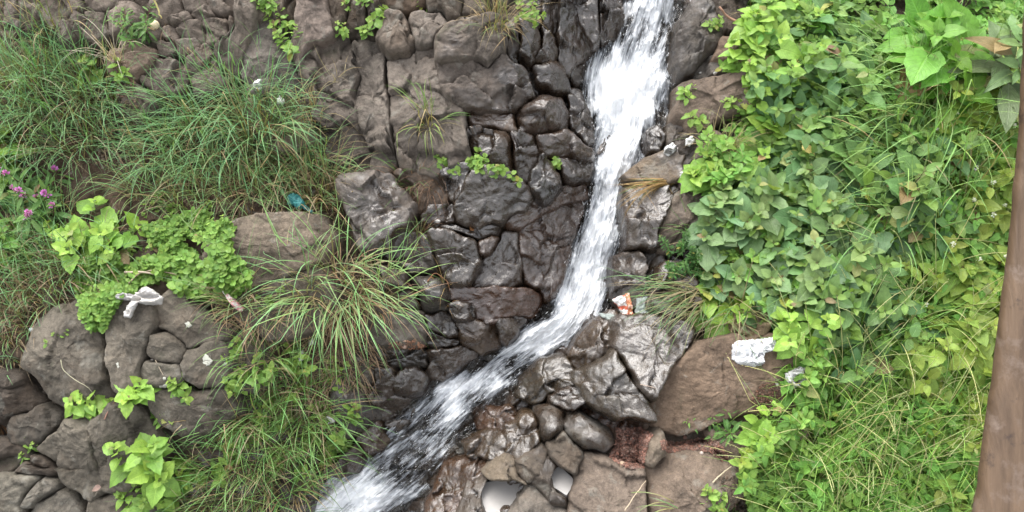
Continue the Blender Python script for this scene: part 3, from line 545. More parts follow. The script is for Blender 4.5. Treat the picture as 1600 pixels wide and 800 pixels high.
# --- jumble of small rocks, upper left
JL = 'small angular dry rock in the cracked jumble above the left grass'; JG = 'small rocks jumbled at the upper left'
for pl in ([(105,42),(122,20),(135,30),(130,55),(108,58)], [(137,22),(165,20),(168,50),(135,55)], [(60,0),(105,0),(130,14),(100,34),(70,25)], [(135,0),(175,0),(174,15),(140,18)], [(172,20),(198,16),(212,38),(198,55),(173,50)],
           [(250,8),(278,0),(288,18),(272,30),(255,28)], [(284,0),(325,0),(321,14),(300,20),(290,16)], [(328,0),(370,0),(368,20),(350,28),(332,16)],
           [(302,26),(328,14),(335,26),(316,34)], [(270,32),(297,23),(300,34),(280,40)], [(282,42),(312,34),(322,58),(305,64),(286,60)], [(262,56),(270,46),(283,60),(279,69),(263,66)],
           [(322,34),(356,31),(358,60),(332,66),(323,54)], [(250,70),(274,66),(277,80),(262,88),(249,84)], [(278,70),(306,66),(309,90),(286,92)], [(298,92),(324,78),(330,96),(311,114),(296,108)],
           [(222,112),(252,96),(288,106),(280,130),(242,140),(222,130)], [(312,116),(334,98),(352,112),(345,135),(318,138)], [(195,57),(235,48),(248,58),(243,72),(214,74),(192,70)], [(360,60),(366,28),(372,50),(362,100),(352,110),(353,78)],
           [(205,128),(225,140),(240,165),(215,180),(196,160)], [(30,0),(58,0),(66,24),(40,40),(20,20)]):
    rock(pl, JL, (.175, .15, .132), wet=0, top=.09, D=.12, fr=.8, group=JG, **SM)
rock([(183,88),(214,74),(245,82),(241,104),(206,122),(185,104)], 'flat pinkish-brown rock below the onion-like bulb', (.22,.17,.14), wet=0, top=.12, fr=.4)
rock([(352,76),(372,48),(385,0),(402,0),(399,40),(386,62),(364,102),(352,112)], 'steep pale rib of rock above the middle grass', (.19,.165,.145), wet=0, top=.15, fr=.4)
rock([(402,46),(430,32),(446,70),(458,105),(464,135),(435,165),(402,140),(388,95)], 'dark smooth block left of the long upper crack', (.14,.128,.12), wet=0, top=.12, fr=.6)
rock([(404,0),(445,0),(444,50),(428,28),(404,38)], 'grey rock behind the trailing pale weed', GREY, wet=0, top=.1, **SM)
rock([(405,168),(440,160),(470,175),(480,210),(440,225),(408,200)], 'tan rock peeping out behind the cream scrap in the grass', (.18,.15,.125), wet=0, top=.10, fr=.4)
# --- rocks showing through the right bank
rock([(1130,380),(1165,360),(1200,380),(1190,420),(1150,430)], 'brown rock glimpsed under the right bank leaves', BRN, wet=0, top=.06, **SM)
rock([(1160,488),(1180,482),(1185,510),(1170,522),(1156,510)], 'small yellowish stone under the hanging grass', (.24,.19,.12), wet=0, top=.09, step=.006, **SM)
rock([(1210,420),(1250,400),(1320,430),(1330,480),(1280,490),(1225,470)], 'dark shaded rock behind the light green weed', BRN, wet=0, top=.07)
rock([(1216,664),(1228,660),(1245,664),(1248,674),(1230,678)], 'pale pinkish stone lying at the edge of the fine grass', (.42,.33,.27), wet=0, top=.09, D=.05, step=.004, rw=.7, fr=.5, **SM)

for _i, (_a, _k) in enumerate(ROCKS): build_rock(_i, *_a, **_k)
BVH = BVHTree.FromPolygons(np.concatenate(BV).tolist(), np.concatenate(BF).tolist())
def hit(px, py):
    d = Vector(raydir(px, py)).normalized()
    loc, n, i, t = BVH.ray_cast(Vector(CAM), d)
    return np.array(loc)
# ------------------------------------------------------------------ the stream
def water_material():
    m, nt, out = newmat('white_water'); B = NB(nt)
    uv = B.n('UVMap'); at = B.n('Attribute', attribute_name='col')       # uv in metres: across, along; col.r = foam, col.g = presence
    sx = B.n('SeparateColor'); B.l(at.outputs['Color'], sx.inputs[0]); foam = sx.outputs[0]; pres = sx.outputs[1]
    def nz(ax, al, det, rough, dist, off):
        mp = B.n('Mapping'); mp.inputs['Scale'].default_value = (ax, al, 1); mp.inputs['Location'].default_value = (off, off*.7, off)
        B.l(uv.outputs[0], mp.inputs['Vector']); return B.noise(mp.outputs[0], 1.0, det, rough, dist)
    a = nz(40, 5.0, 6, .62, .8, 0); b = nz(110, 11, 5, .68, .5, 4); c = nz(8, 3.2, 4, .6, 1.2, 9)
    n = B.math('ADD', B.math('ADD', B.math('MULTIPLY', a, .42), B.math('MULTIPLY', b, .33)), B.math('MULTIPLY', c, .62))   # about .58 mean
    th = B.math('SUBTRACT', .90, B.math('MULTIPLY', foam, .46))
    mask = B.math('DIVIDE', B.math('SUBTRACT', n, th), .22, True)
    mask = B.math('MULTIPLY', mask, B.mr(B.math('ADD', pres, B.mr(b, .3, .7, -.25, .25)), .2, .7))
    fo = B.n('BsdfPrincipled'); fo.inputs['Roughness'].default_value = .55
    B.l(B.mix(B.mr(mask, .0, 1.0), (.62, .67, .74, 1), (.93, .94, .95, 1)), fo.inputs['Base Color'])
    fo.inputs['Specular IOR Level'].default_value = .6
    tl = B.n('BsdfTranslucent'); tl.inputs[0].default_value = (.85, .9, .95, 1)
    fm = B.n('MixShader'); fm.inputs[0].default_value = .25; B.l(fo.outputs[0], fm.inputs[1]); B.l(tl.outputs[0], fm.inputs[2])
    gl = B.n('BsdfGlossy'); gl.inputs['Roughness'].default_value = .08; gl.inputs[0].default_value = (1, 1, 1, 1)
    tr = B.n('BsdfTransparent'); tr.inputs[0].default_value = (.80, .80, .78, 1)
    fr = B.n('Fresnel'); fr.inputs[0].default_value = 1.45
    cl = B.n('MixShader'); B.l(fr.outputs[0], cl.inputs[0]); B.l(tr.outputs[0], cl.inputs[1]); B.l(gl.outputs[0], cl.inputs[2])
    t2 = B.n('BsdfTransparent'); ed = B.n('MixShader'); B.l(B.mr(pres, .02, .3), ed.inputs[0]); B.l(t2.outputs[0], ed.inputs[1]); B.l(cl.outputs[0], ed.inputs[2])
    mx = B.n('MixShader'); B.l(mask, mx.inputs[0]); B.l(ed.outputs[0], mx.inputs[1]); B.l(fm.outputs[0], mx.inputs[2])
    bm = B.n('Bump'); bm.inputs['Distance'].default_value = .018; bm.inputs['Strength'].default_value = .8; B.l(n, bm.inputs['Height'])
    for q in (fo, gl, fr): B.l(bm.outputs[0], q.inputs['Normal'])
    B.l(mx.outputs[0], out.inputs[0]); return m
M_WATER = water_material()
SD = resample(ST, 1500); cuv = pix(SD[:, 0], SD[:, 1], -.12)
tan = np.gradient(cuv, axis=0); tan /= np.hypot(*tan.T)[:, None]
for _ in range(3):
    k = np.hanning(41); k /= k.sum(); tp = np.pad(tan, ((20, 20), (0, 0)), mode='edge'); tan = np.stack([np.convolve(tp[:, i], k, 'valid') for i in (0, 1)], 1)
tan /= np.hypot(*tan.T)[:, None]
nor = np.stack([tan[:, 1], -tan[:, 0]], 1)
along = np.concatenate([[0], np.cumsum(np.hypot(*np.diff(cuv, axis=0).T))])
hw = SD[:, 2]/FPX*(CL[2]+.12)
hc = macro(cuv[:, 0], cuv[:, 1]); k = np.hanning(61); k /= k.sum(); hc = np.convolve(np.pad(hc, 30, mode='edge'), k, 'valid')
def stream_layer(name, lift, NC, widen, foamadd, amp, seed):
    T = np.linspace(-1, 1, NC)[None, :]*widen
    Wd = hw*(1+.10*fbm(along*3, along*0+seed, seed, 3))
    U = cuv[:, 0, None]+nor[:, 0, None]*T*Wd[:, None]; V = cuv[:, 1, None]+nor[:, 1, None]*T*Wd[:, None]
    A = np.broadcast_to(along[:, None], U.shape); X = T*Wd[:, None]
    H = hc[:, None]*.8+macro(U, V)*.2+lift
    H = H+amp*(.045*fbm(X*7, A*3.2, seed, 3)+.02*fbm(X*26, A*7, seed+3, 3)+.008*fbm(X*80, A*16, seed+5, 2))-.03*T**2
    P = np.stack([U, V, H], -1).reshape(-1, 3)
    pres = np.clip((1-np.abs(T)/widen)*4.5, 0, 1)*np.ones(U.shape)
    prof = 1-np.abs(T)**2.2*.75
    f = SD[:, 3, None]*prof
    ppx, ppy = uv2px(U, V, -.1)
    e = lambda cx, cy, rx, ry: np.exp(-(((ppx-cx)/rx)**2+((ppy-cy)/ry)**2))
    f = f-.40*e(1035, 195, 26, 46)-.25*e(905, 200, 22, 36)-.12*e(1000, 45, 45, 22)+.5*e(985, 130, 45, 30)+.4*e(965, 190, 25, 60)+.25*e(985, 10, 40, 14)
    f = f-.15*e(630, 740, 40, 22)+.25*e(560, 780, 40, 20)+.35*e(705, 625, 18, 30)+.3*e(735, 600, 60, 14)-.2*e(760, 640, 40, 20)+.3*e(900, 500, 70, 30)-.5*e(850, 495, 28, 18)+.25*e(830, 545, 50, 10)
    col = np.stack([f+foamadd, pres, pres*0], -1).reshape(-1, 3)
    uvv = np.stack([X, A], -1).reshape(-1, 2)
    me = mesh_np(name, L2W(P), grid_quads(*U.shape), uv=uvv, col=col, mat=M_WATER)
    return P.reshape(*U.shape, 3), f, me
SP, SF, me = stream_layer('stream_water', .07, 110, 1.12, 0, 1.5, 51)
tag(link('stream', me), kind='structure')
# splash: fine droplets and short threads thrown off the white water
def droplets(n, seed):
    r = np.random.default_rng(seed); w = np.clip(SF, 0, 1).ravel()**3; w[:SP.shape[1]*60] = 0; w /= w.sum()
    idx = r.choice(len(w), n, p=w); i, j = np.unravel_index(idx, SF.shape); P0 = SP[i, j]; t = tan[i]
    side = np.stack([t[:, 1], -t[:, 0]], 1)
    off = r.normal(0, .035, n); hgt = np.abs(r.normal(0, .028, n))+.004
    c = P0+np.concatenate([side*off[:, None], hgt[:, None]], 1)
    L = r.uniform(.002, .014, n)*r.uniform(.4, 1.4, n); R = r.uniform(.0005, .0013, n)
    d = np.concatenate([t, (r.normal(0, .35, n)-.1)[:, None]], 1)+np.concatenate([side*r.normal(0, .25, n)[:, None], np.zeros((n, 1))], 1); d /= np.linalg.norm(d, axis=1)[:, None]
    a = np.cross(d, [0, 0, 1.]); a /= np.linalg.norm(a, axis=1)[:, None]; b = np.cross(d, a)
    V = np.stack([c+d*L[:, None], c+a*R[:, None], c+b*R[:, None], c-a*R[:, None], c-b*R[:, None], c-d*L[:, None]], 1)
    q = np.arange(n)[:, None]*6
    T = np.concatenate([q+np.array(x) for x in ([0, 1, 2], [0, 2, 3], [0, 3, 4], [0, 4, 1], [5, 2, 1], [5, 3, 2], [5, 4, 3], [5, 1, 4])])
    return V.reshape(-1, 3), T
M_DROP = simple('spray', (.86, .88, .9), .3, spec=.7)
V, T = droplets(4500, 5)
tag(link('water_spray', mesh_np('spray', L2W(V), tris=T, mat=M_DROP)), kind='stuff')
# still puddles in the hollows of the bedrock: level sheets of muddy water, sky reflection painted into their pale colour
def puddle_mat(name, c):
    m, nt, out = newmat(name); B = NB(nt); p = B.n('BsdfPrincipled'); p.inputs['Base Color'].default_value = (*c, 1)
    p.inputs['Roughness'].default_value = .28; p.inputs['Specular IOR Level'].default_value = .3; p.inputs['IOR'].default_value = 1.4
    B.l(p.outputs[0], out.inputs[0]); return m
M_PUD = puddle_mat('muddy_water_sky_tint', (.30, .285, .27)); M_PUD2 = puddle_mat('brown_water', (.075, .048, .035))  # M_PUD: muddy grey made paler to stand in for the reflected sky
def puddle(pts, depth, mat, tiltk=1.0):
    p = np.array(pts, float); c0 = p.mean(0); w0 = W2L(hit(*c0)); h0 = w0[2]+depth
    c = L2W(np.array([*pix(c0[0], c0[1], h0), h0]))
    # level in world: every point at the same world z as the centre
    p = chaikin(chaikin(p, 1), 1); p[:, 1] = np.where(p[:, 1] >= 800, 850, p[:, 1])
    d = raydir(p[:, 0], p[:, 1]); t = (c[2]-CAM[2])/d[:, 2]; W = CAM+d*t[:, None]
    n = len(W); Wb = W-np.array([0, 0, .12]); ctr = W.mean(0)
    V = np.vstack([W, Wb, [ctr], [ctr-np.array([0, 0, .12])]]); j = np.arange(n); k = (j+1) % n
    tris = np.vstack([np.stack([np.full(n, 2*n), j, k], 1), np.stack([np.full(n, 2*n+1), n+k, n+j], 1)])
    q = np.stack([j, n+j, n+k, k], 1)
    tag(link('puddle', mesh_np('puddle', V, q, tris, mat=mat, smooth=False)), kind='structure')
puddle([(745,772),(756,754),(776,751),(800,750),(820,757),(812,774),(788,800),(757,800)], .05, M_PUD)
puddle([(856,745),(872,729),(880,733),(896,748),(893,762),(885,774),(870,764),(853,755)], .05, M_PUD)
# ------------------------------------------------------------------ vegetation builders (slope coordinates are turned into world ones at the end: here everything is in world space)
WUP = np.array([0, 0, 1.0]); SNRM = ROT @ np.array([0, 0, 1.0])
def unit(a): return a/(np.linalg.norm(a, axis=-1, keepdims=True)+1e-9)
def leaf_mesh(pos, dr, nm, L, W, kind, col, droop, r):
    N = len(pos); small = kind in ('tiny', 'round')
    T = np.linspace(0, 1, 5 if small else 9); S = np.array([-1, 0, 1.]) if small else np.array([-1, -.5, 0, .5, 1.])
    if kind == 'ovate': w = np.sin(np.pi*np.clip(T, 0, 1)**.72)**.85; sh = .04
    elif kind == 'lance': w = np.sin(np.pi*T**.85)**.95; sh = .0
    elif kind == 'heart': w = np.array([.42, .86, 1.0, .97, .86, .68, .46, .22, .0]); sh = .20
    elif kind == 'round': w = np.array([.35, .95, 1.0, .8, .0]); sh = .05
    else: w = np.array([.1, .8, .95, .65, .0]); sh = .0
    t = T[:, None]; s = S[None, :]
    ww = w[:, None]*np.ones_like(s)
    if kind in ('heart', 'ovate') : ww = ww*(1+np.where(np.abs(s) > .9, .055, 0)*np.where(np.arange(len(T)) % 2 == 0, 1, -1)[:, None])
    X = (ww*s)[None]*(W/2)[:, None, None]
    Y = (t-sh*np.abs(s)**1.5*(1-t)**2.2)[None]*L[:, None, None]*np.ones_like(s)[None]
    fold = r.uniform(.05, .35, N)[:, None, None]; wav = r.uniform(-.05, .05, (N, 1, 1)); ph = r.uniform(0, 6, (N, 1, 1))
    Z = np.abs(X)*fold - droop[:, None, None]*L[:, None, None]*(t**2)[None] + wav*L[:, None, None]*np.sin(t[None]*7+ph+s[None]*2)*np.abs(s)[None]
    if not small: Z = Z+.022*W[:, None, None]*np.cos(t*np.pi*8-np.abs(s)*2)[None]*np.minimum(1, np.abs(s)*2)[None]
    sd = unit(np.cross(dr, nm)); n2 = np.cross(sd, dr)
    P = pos[:, None, None]+dr[:, None, None]*Y[..., None]+sd[:, None, None]*X[..., None]+n2[:, None, None]*Z[..., None]
    nt, ns = len(T), len(S); q = grid_quads(nt, ns)[None]+(np.arange(N)*nt*ns)[:, None, None]
    uv = np.stack([np.broadcast_to(s, (nt, ns)), np.broadcast_to(t, (nt, ns))], -1)[None].repeat(N, 0)
    c = np.repeat(col[:, None], nt*ns, 1)*(1+.0*P[..., :1].reshape(N, -1, 1))
    return P.reshape(-1, 3), q.reshape(-1, 4), uv.reshape(-1, 2), c.reshape(-1, 3)
def ribbon(paths, wid, col, side=None):                          # paths (N,S,3), wid (N,S), col (N,3) or (N,S,3)
    N, S_, _ = paths.shape
    tn = unit(np.gradient(paths, axis=1))
    if side is None: side = unit(np.cross(tn, WUP+.001))
    P = np.stack([paths-side*wid[..., None]/2, paths+side*wid[..., None]/2], 2)
    q = grid_quads(S_, 2)[None]+(np.arange(N)*S_*2)[:, None, None]
    if col.ndim == 2: col = np.repeat(col[:, None], S_, 1)
    c = np.repeat(col[:, :, None], 2, 2)
    return P.reshape(-1, 3), q.reshape(-1, 4), np.zeros((N*S_*2, 2)), c.reshape(-1, 3)
def tubes(paths, rad, col):                                      # three-sided stems, paths (N,S,3), rad (N,S)
    N, S_, _ = paths.shape; tn = unit(np.gradient(paths, axis=1))
    a = unit(np.cross(tn, np.array([.3, .9, .2]))); b = np.cross(tn, a)
    P = np.stack([paths+rad[..., None]*(a*math.cos(k)+b*math.sin(k)) for k in (0, 2.09, 4.19)], 2)
    q = grid_quads(S_, 3, wrap=True)[None]+(np.arange(N)*S_*3)[:, None, None]
    c = np.repeat(col[:, None], S_*3, 1)
    return P.reshape(-1, 3), q.reshape(-1, 4), np.zeros((N*S_*3, 2)), c.reshape(-1, 3)
def join(parts):
    V = []; Q = []; U = []; C = []; o = 0
    for v, q, u, c in parts: V.append(v); Q.append(q+o); U.append(u); C.append(c); o += len(v)
    return np.concatenate(V), np.concatenate(Q), np.concatenate(U), np.concatenate(C)
def emit(name, parts, mat, root, o0):
    V, Q, U, C = join(parts)
    return link(name, mesh_np(name, V-o0, Q, uv=U, col=np.clip(C, .003, .9), mat=mat), (0, 0, 0), root)
def vary(c, n, r, amt=.2, hue=.12):
    c = np.array(c)[None]*(1+r.uniform(-amt, amt, (n, 1)))
    return c*(1+r.uniform(-hue, hue, (n, 1))*np.array([[1.0, .1, -.3]]))
SEED = [1000]
def nrng(): SEED[0] += 1; return np.random.default_rng(SEED[0])

G_BLUE = (.048, .115, .040); G_MID = (.075, .150, .036); G_YEL = (.16, .235, .045); G_STRAW = (.27, .215, .11); G_RED = (.13, .075, .045); G_DARK = (.032, .075, .025)
def blades(root, n, L, col, r, spread=.07, lean=(0, 0), open_=.75, droop=.16, W=.005, S=10, up=.9, curl=.0):
    a = r.uniform(0, 2*np.pi, n); rad = np.sqrt(r.random(n))*spread
    base = root+np.stack([np.cos(a)*rad, np.sin(a)*rad*cs, np.sin(a)*rad*sn], 1)-SNRM*.03
    az = a+r.normal(0, .5, n); o = open_*np.abs(r.normal(.75, .4, n))
    d = up*WUP*1.0+SNRM*.30+np.stack([np.cos(az)*o, np.sin(az)*o*.8, np.zeros(n)], 1)+np.array([lean[0], lean[1], 0])
    d = unit(d); LL = L*r.uniform(.45, 1.1, n); P = [base]; g = droop*r.uniform(.5, 1.5, n)[:, None]
    cur = r.normal(0, .05+curl, (n, 3))
    kat = np.where(r.random(n) < .16, r.integers(2, S-2, n), -1); kdir = r.normal(0, .8, (n, 3))-WUP*.9
    for i in range(S-1):
        d = np.where((kat == i)[:, None], unit(d*.5+kdir), d)
        d = unit(d+g*(-WUP)*(.35+1.5*i/S)+cur); P.append(P[-1]+d*(LL/(S-1))[:, None])
    P = np.stack(P, 1); tt = np.linspace(0, 1, S)[None]
    w = (W*r.uniform(.6, 1.3, n))[:, None]*np.clip(1.0-tt**2.2, .05, 1)*(.55+.45*np.minimum(1, tt*4))
    return P, w
def two_tone(cg, cb, n, S, r, basefrac=.35):                      # the foot of a blade is paler or dead, the tip sometimes yellow
    t = np.linspace(0, 1, S)[None, :, None]; k = np.clip((t-basefrac*r.uniform(.3, 1.4, (n, 1, 1)))/.2, 0, 1)
    return cb[:, None]*(1-k)+cg[:, None]*k
def tuft(px, py, label, n=120, L=.42, col=G_MID, dead=.15, spread=.07, lean=(0, 0), droop=.16, open_=.75, W=.005, under=0, name='grass_tuft', cat='grass tuft', group=None, deadcol=G_STRAW, stalks=0, up=.9, root=None):
    r = nrng(); o0 = hit(px, py) if root is None else root
    S = 10; P, w = blades(o0, n, L, col, r, spread, lean, open_, droop, W, S, up)
    nd = int(n*dead); cg = vary(col, n, r, .25, .2); cg[:nd] = vary(deadcol, nd, r, .25, .1) if nd else cg[:nd]
    C = two_tone(cg, vary((.20, .19, .09), n, r, .2), n, S, r)
    if nd: C[:nd] = cg[:nd, None]
    rt = link(name, None, o0); tag(rt, label, cat, group)
    emit('blades', [ribbon(P, w, C)], M_BLADE, rt, o0)
    if under:
        P, w = blades(o0, under, L*.62, deadcol, r, spread*1.2, lean, open_*1.3, droop*2.2, W*.8, S, up*.5, .05)
        emit('dead_blades', [ribbon(P, w, vary(deadcol, under, r, .3, .15))], M_BLADE, rt, o0)
    if stalks:
        P, w = blades(o0, stalks, L*1.35, G_YEL, r, spread, lean, open_*.7, droop*.35, .003, 10, up)
        pr = [tubes(P, np.broadcast_to(np.linspace(.0026, .0014, 10), (stalks, 10)), vary((.46, .48, .22), stalks, r))]
        # seed spikes
        tip = P[:, -1]; dd = unit(P[:, -1]-P[:, -2]); k = 9
        pos = (P[:, -3:-2]+(tip-P[:, -3])[:, None]*np.linspace(0, 1.1, k)[None, :, None]).reshape(-1, 3); dv = unit(np.repeat(dd, k, 0)+r.normal(0, .35, (len(pos), 3)))
        pr.append(leaf_mesh(pos, dv, unit(np.cross(dv, r.normal(0, 1, dv.shape))), np.full(len(pos), .010), np.full(len(pos), .004), 'tiny', vary((.30, .30, .15), len(pos), r), np.zeros(len(pos)), r))
        emit('seed_stalks', pr, M_BLADE, rt, o0)
    return rt
KINDS = {  # leaf kind, leaf length, width ratio, colour, droop, young colour, stem colour
 'heart': ('heart', .115, .92, (0.1735, 0.3154, 0.0528), .22, (0.2348, 0.3745, 0.0616), (0.1225, 0.1676, 0.0440)),
 'bigheart': ('heart', .155, .88, (0.1123, 0.2858, 0.0334), .25, (0.1327, 0.2760, 0.0352), (0.1225, 0.1676, 0.0440)),
 'bluegreen': ('ovate', .112, .60, (0.0868, 0.1823, 0.0748), .18, (0.1327, 0.2267, 0.0484), (0.1021, 0.1183, 0.0440)),
 'greyround': ('ovate', .112, .78, (0.1327, 0.2316, 0.1100), .15, (0.1633, 0.2464, 0.0792), (0.1496, 0.0792, 0.0440)),
 'yellow': ('ovate', .10, .60, (0.1940, 0.3055, 0.0484), .22, (0.2246, 0.2957, 0.0528), (0.1584, 0.1144, 0.0528)),
 'lance': ('lance', .22, .36, (0.1072, 0.1429, 0.0722), .3, (0.1327, 0.2168, 0.0704), (0.1056, 0.0704, 0.0440)),
 'narrow': ('lance', .075, .24, (0.0970, 0.2020, 0.0528), .25, (0.1327, 0.2464, 0.0528), (0.1408, 0.0704, 0.0528)),
 'clover': ('round', .034, .85, (0.1531, 0.2760, 0.0484), .1, (0.1735, 0.2760, 0.0528), (0.1225, 0.1380, 0.0440)),
 'green': ('ovate', .095, .52, (0.1225, 0.2661, 0.0440), .28, (0.1429, 0.2661, 0.0440), (0.1225, 0.1478, 0.0440)),
 'sprout': ('ovate', .048, .66, (0.1735, 0.3055, 0.0572), .15, (0.2042, 0.3055, 0.0616), (0.1232, 0.1232, 0.0528)),
 'fern': ('tiny', .022, .42, (0.0561, 0.1478, 0.0334), .1, (0.0817, 0.1774, 0.0396), (0.0715, 0.1183, 0.0352)),
}
def weed(px, py, label, kind='heart', shoots=6, h=.22, spread=.12, nodes=5, lean=(0, 0, 0), flowers=0, fsz=1.0, fcol=(.82, .82, .80), scale=1.0, dead=.04, group=None, name='leafy_weed', cat='weed', cvar=.16, stem=None, outw=.7, per=2, root=None, lift=.0, dens=1.0):
    if h >= .2: py += h*150
    r = nrng(); o0 = hit(px, py) if root is None else root; o0 = o0+SNRM*lift
    lk, LL, wr, col, dr, young, sc = KINDS[kind]; LL = LL*scale
    if stem: sc = stem
    pos = []; dv = []; nm = []; Ls = []; cl = []; paths = []; pets = []; tips = []
    for s in range(shoots):
        a = r.uniform(0, 2*np.pi); q = math.sqrt(r.random())
        b = o0+np.array([math.cos(a)*q, math.sin(a)*q*cs, math.sin(a)*q*sn])*spread*.55-SNRM*.02
        d = unit(WUP*.8+SNRM*.55+np.array([math.cos(a), math.sin(a), 0])*q*outw+np.array(lean)+r.normal(0, .12, 3))
        Hs = h*r.uniform(.5, 1.12)*(1-.25*q); K = nodes+2; pts = [b]
        for k in range(K-1): d = unit(d+r.normal(0, .09, 3)-WUP*.03); pts.append(pts[-1]+d*Hs/(K-1))
        pts = np.array(pts); paths.append(pts); ph = r.uniform(0, 6.3); tips.append(pts[-1])
        for k in range(1, K):
            f = k/(K-1); dd = unit(pts[k]-pts[k-1]); e1 = unit(np.cross(dd, np.array([.21, .55, .3]))); e2 = np.cross(dd, e1)
            m = per if k < K-1 else per+1+(per > 1)
            for j in range(m):
                if r.random() > .93*dens and k < K-1: continue
                an = ph+k*1.57+j*2*np.pi/m+r.normal(0, .22); rad = e1*math.cos(an)+e2*math.sin(an)
                el = .10+.75*max(0, f-.45)+r.normal(0, .15)
                ld = unit(rad*math.cos(el)+dd*math.sin(el)-WUP*.18*(1-f)); base = pts[k]
                sz = LL*(.62+.55*math.sin(math.pi*min(1, .25+f*.62)))*r.uniform(.68, 1.18)*(1 if k < K-1 else r.uniform(.38, .75))
                pet = sz*(.35 if lk == 'heart' else .13); p1 = base+ld*pet; pets.append((base, p1))
                nn = unit(dd*.6+WUP*.45+SNRM*.5+r.normal(0, .20, 3)); nn = unit(nn-ld*np.dot(nn, ld))
                pos.append(p1); dv.append(ld); nm.append(nn); Ls.append(sz)
                c = np.array(col)*(1-f**3)+np.array(young)*f**3
                if r.random() < dead: c = np.array([(.26, .27, .06), (.20, .15, .07), (.26, .29, .10)][r.integers(3)])
                cl.append(c)
    n = len(pos); pos = np.array(pos); dv = np.array(dv); nm = np.array(nm); Ls = np.array(Ls)
    cl = np.array(cl)*(1+r.uniform(-cvar, cvar, (n, 1)))*(1+r.uniform(-.10, .10, (n, 1))*np.array([[1, .1, -.4]]))*(1+r.uniform(-.12, .12))
    rt = link(name, None, o0); tag(rt, label, cat, group)
    emit('leaves', [leaf_mesh(pos, dv, nm, Ls, Ls*wr*r.uniform(.85, 1.15, n), lk, cl, dr*r.uniform(.3, 1.6, n), r)], M_LEAF, rt, o0)
    paths = np.array(paths); K = paths.shape[1]
    pr = [tubes(paths, np.broadcast_to(np.linspace(.0030, .0012, K)*(scale**.5), paths.shape[:2]), vary(sc, len(paths), r))]
    pt = np.array(pets); pr.append(tubes(np.stack([pt[:, 0], (pt[:, 0]+pt[:, 1])/2, pt[:, 1]], 1), np.full((n, 3), .0011), vary(sc, n, r)))
    emit('stems', pr, M_STEM, rt, o0)
    if flowers:
        for k in range(flowers):
            t = tips[k % len(tips)]; c = t+WUP*.012+r.normal(0, .006, 3); m = 26
            dd = unit(r.normal(0, 1, (m, 3))+WUP*1.2); pos = c+dd*.004*fsz
            emit('flower', [leaf_mesh(pos, dd, unit(np.cross(dd, r.normal(0, 1, (m, 3)))), np.full(m, .011*fsz), np.full(m, .007*fsz), 'tiny', vary(fcol, m, r, .12, .03), np.full(m, .3), r)], M_BLADE, rt, o0)
    return rt
def inpoly(x, y, poly):
    c = False; n = len(poly)
    for i in range(n):
        x1, y1 = poly[i]; x2, y2 = poly[i-1]
        if (y1 > y) != (y2 > y) and x < (x2-x1)*(y-y1)/(y2-y1)+x1: c = not c
    return c
def scatter(poly, n, mind, seed):
    r = random.Random(seed); xs = [p[0] for p in poly]; ys = [p[1] for p in poly]; out = []; tries = 0
    while len(out) < n and tries < 6000:
        tries += 1; x = r.uniform(min(xs), max(xs)); y = r.uniform(min(ys), max(ys))
        if inpoly(x, y, poly) and all((x-a)**2+(y-b)**2 > mind**2 for a, b in out): out.append((x, y))
    return out
def carpet(name, poly, n, kind, seed, hmax=.05, label=None, scale=1.0):   # low ground cover that nobody could count: one object
    r = np.random.default_rng(seed); rr = random.Random(seed); xs = [p[0] for p in poly]; ys = [p[1] for p in poly]; P = []; c = 0
    while len(P) < n and c < n*6:
        c += 1; x = rr.uniform(min(xs), max(xs)); y = rr.uniform(min(ys), max(ys))
        if inpoly(x, y, poly):
            if perlin(np.array([x/60.]), np.array([y/60.]), seed)[0] < -.28: continue
            P.append(hit(x, y))
    P = np.array(P); m = 4; lk, LL, wr, col, dr, young, sc = KINDS[kind]; LL *= scale
    N = len(P)*m; b = np.repeat(P, m, 0); az = np.tile(np.arange(m)*2*np.pi/m, len(P))+np.repeat(r.uniform(0, 6.3, len(P)), m)+r.normal(0, .3, N)
    hh = np.repeat(r.uniform(.2, 1, len(P))*hmax, m)
    d = unit(np.stack([np.cos(az), np.sin(az)*.8, np.sin(az)*.3+r.uniform(-.1, .6, N)], 1)); nn = unit(WUP*.7+SNRM*.7+r.normal(0, .3, (N, 3))); nn = unit(nn-d*(d*nn).sum(1)[:, None])
    L = LL*r.uniform(.5, 1.2, N); top = b+(WUP*.6+SNRM*.6)*hh[:, None]
    big = fbm(P[:, 0]*4, P[:, 1]*4, seed, 2); cc = np.array(col)*(1+.25*np.repeat(big, m))[:, None]*(1+r.uniform(-.2, .2, (N, 1)))*(1+r.uniform(-.12, .12, (N, 1))*np.array([[1, .1, -.4]]))
    parts = [leaf_mesh(top+d*L[:, None]*.15, d, nn, L, L*wr, lk, cc, dr*r.uniform(.3, 1.6, N), r)]
    o = link(name, mesh_np(name, *(lambda j: (j[0], j[1]))(join(parts)), uv=join(parts)[2], col=join(parts)[3], mat=M_LEAF))
    return tag(o, label, None, None, 'stuff')
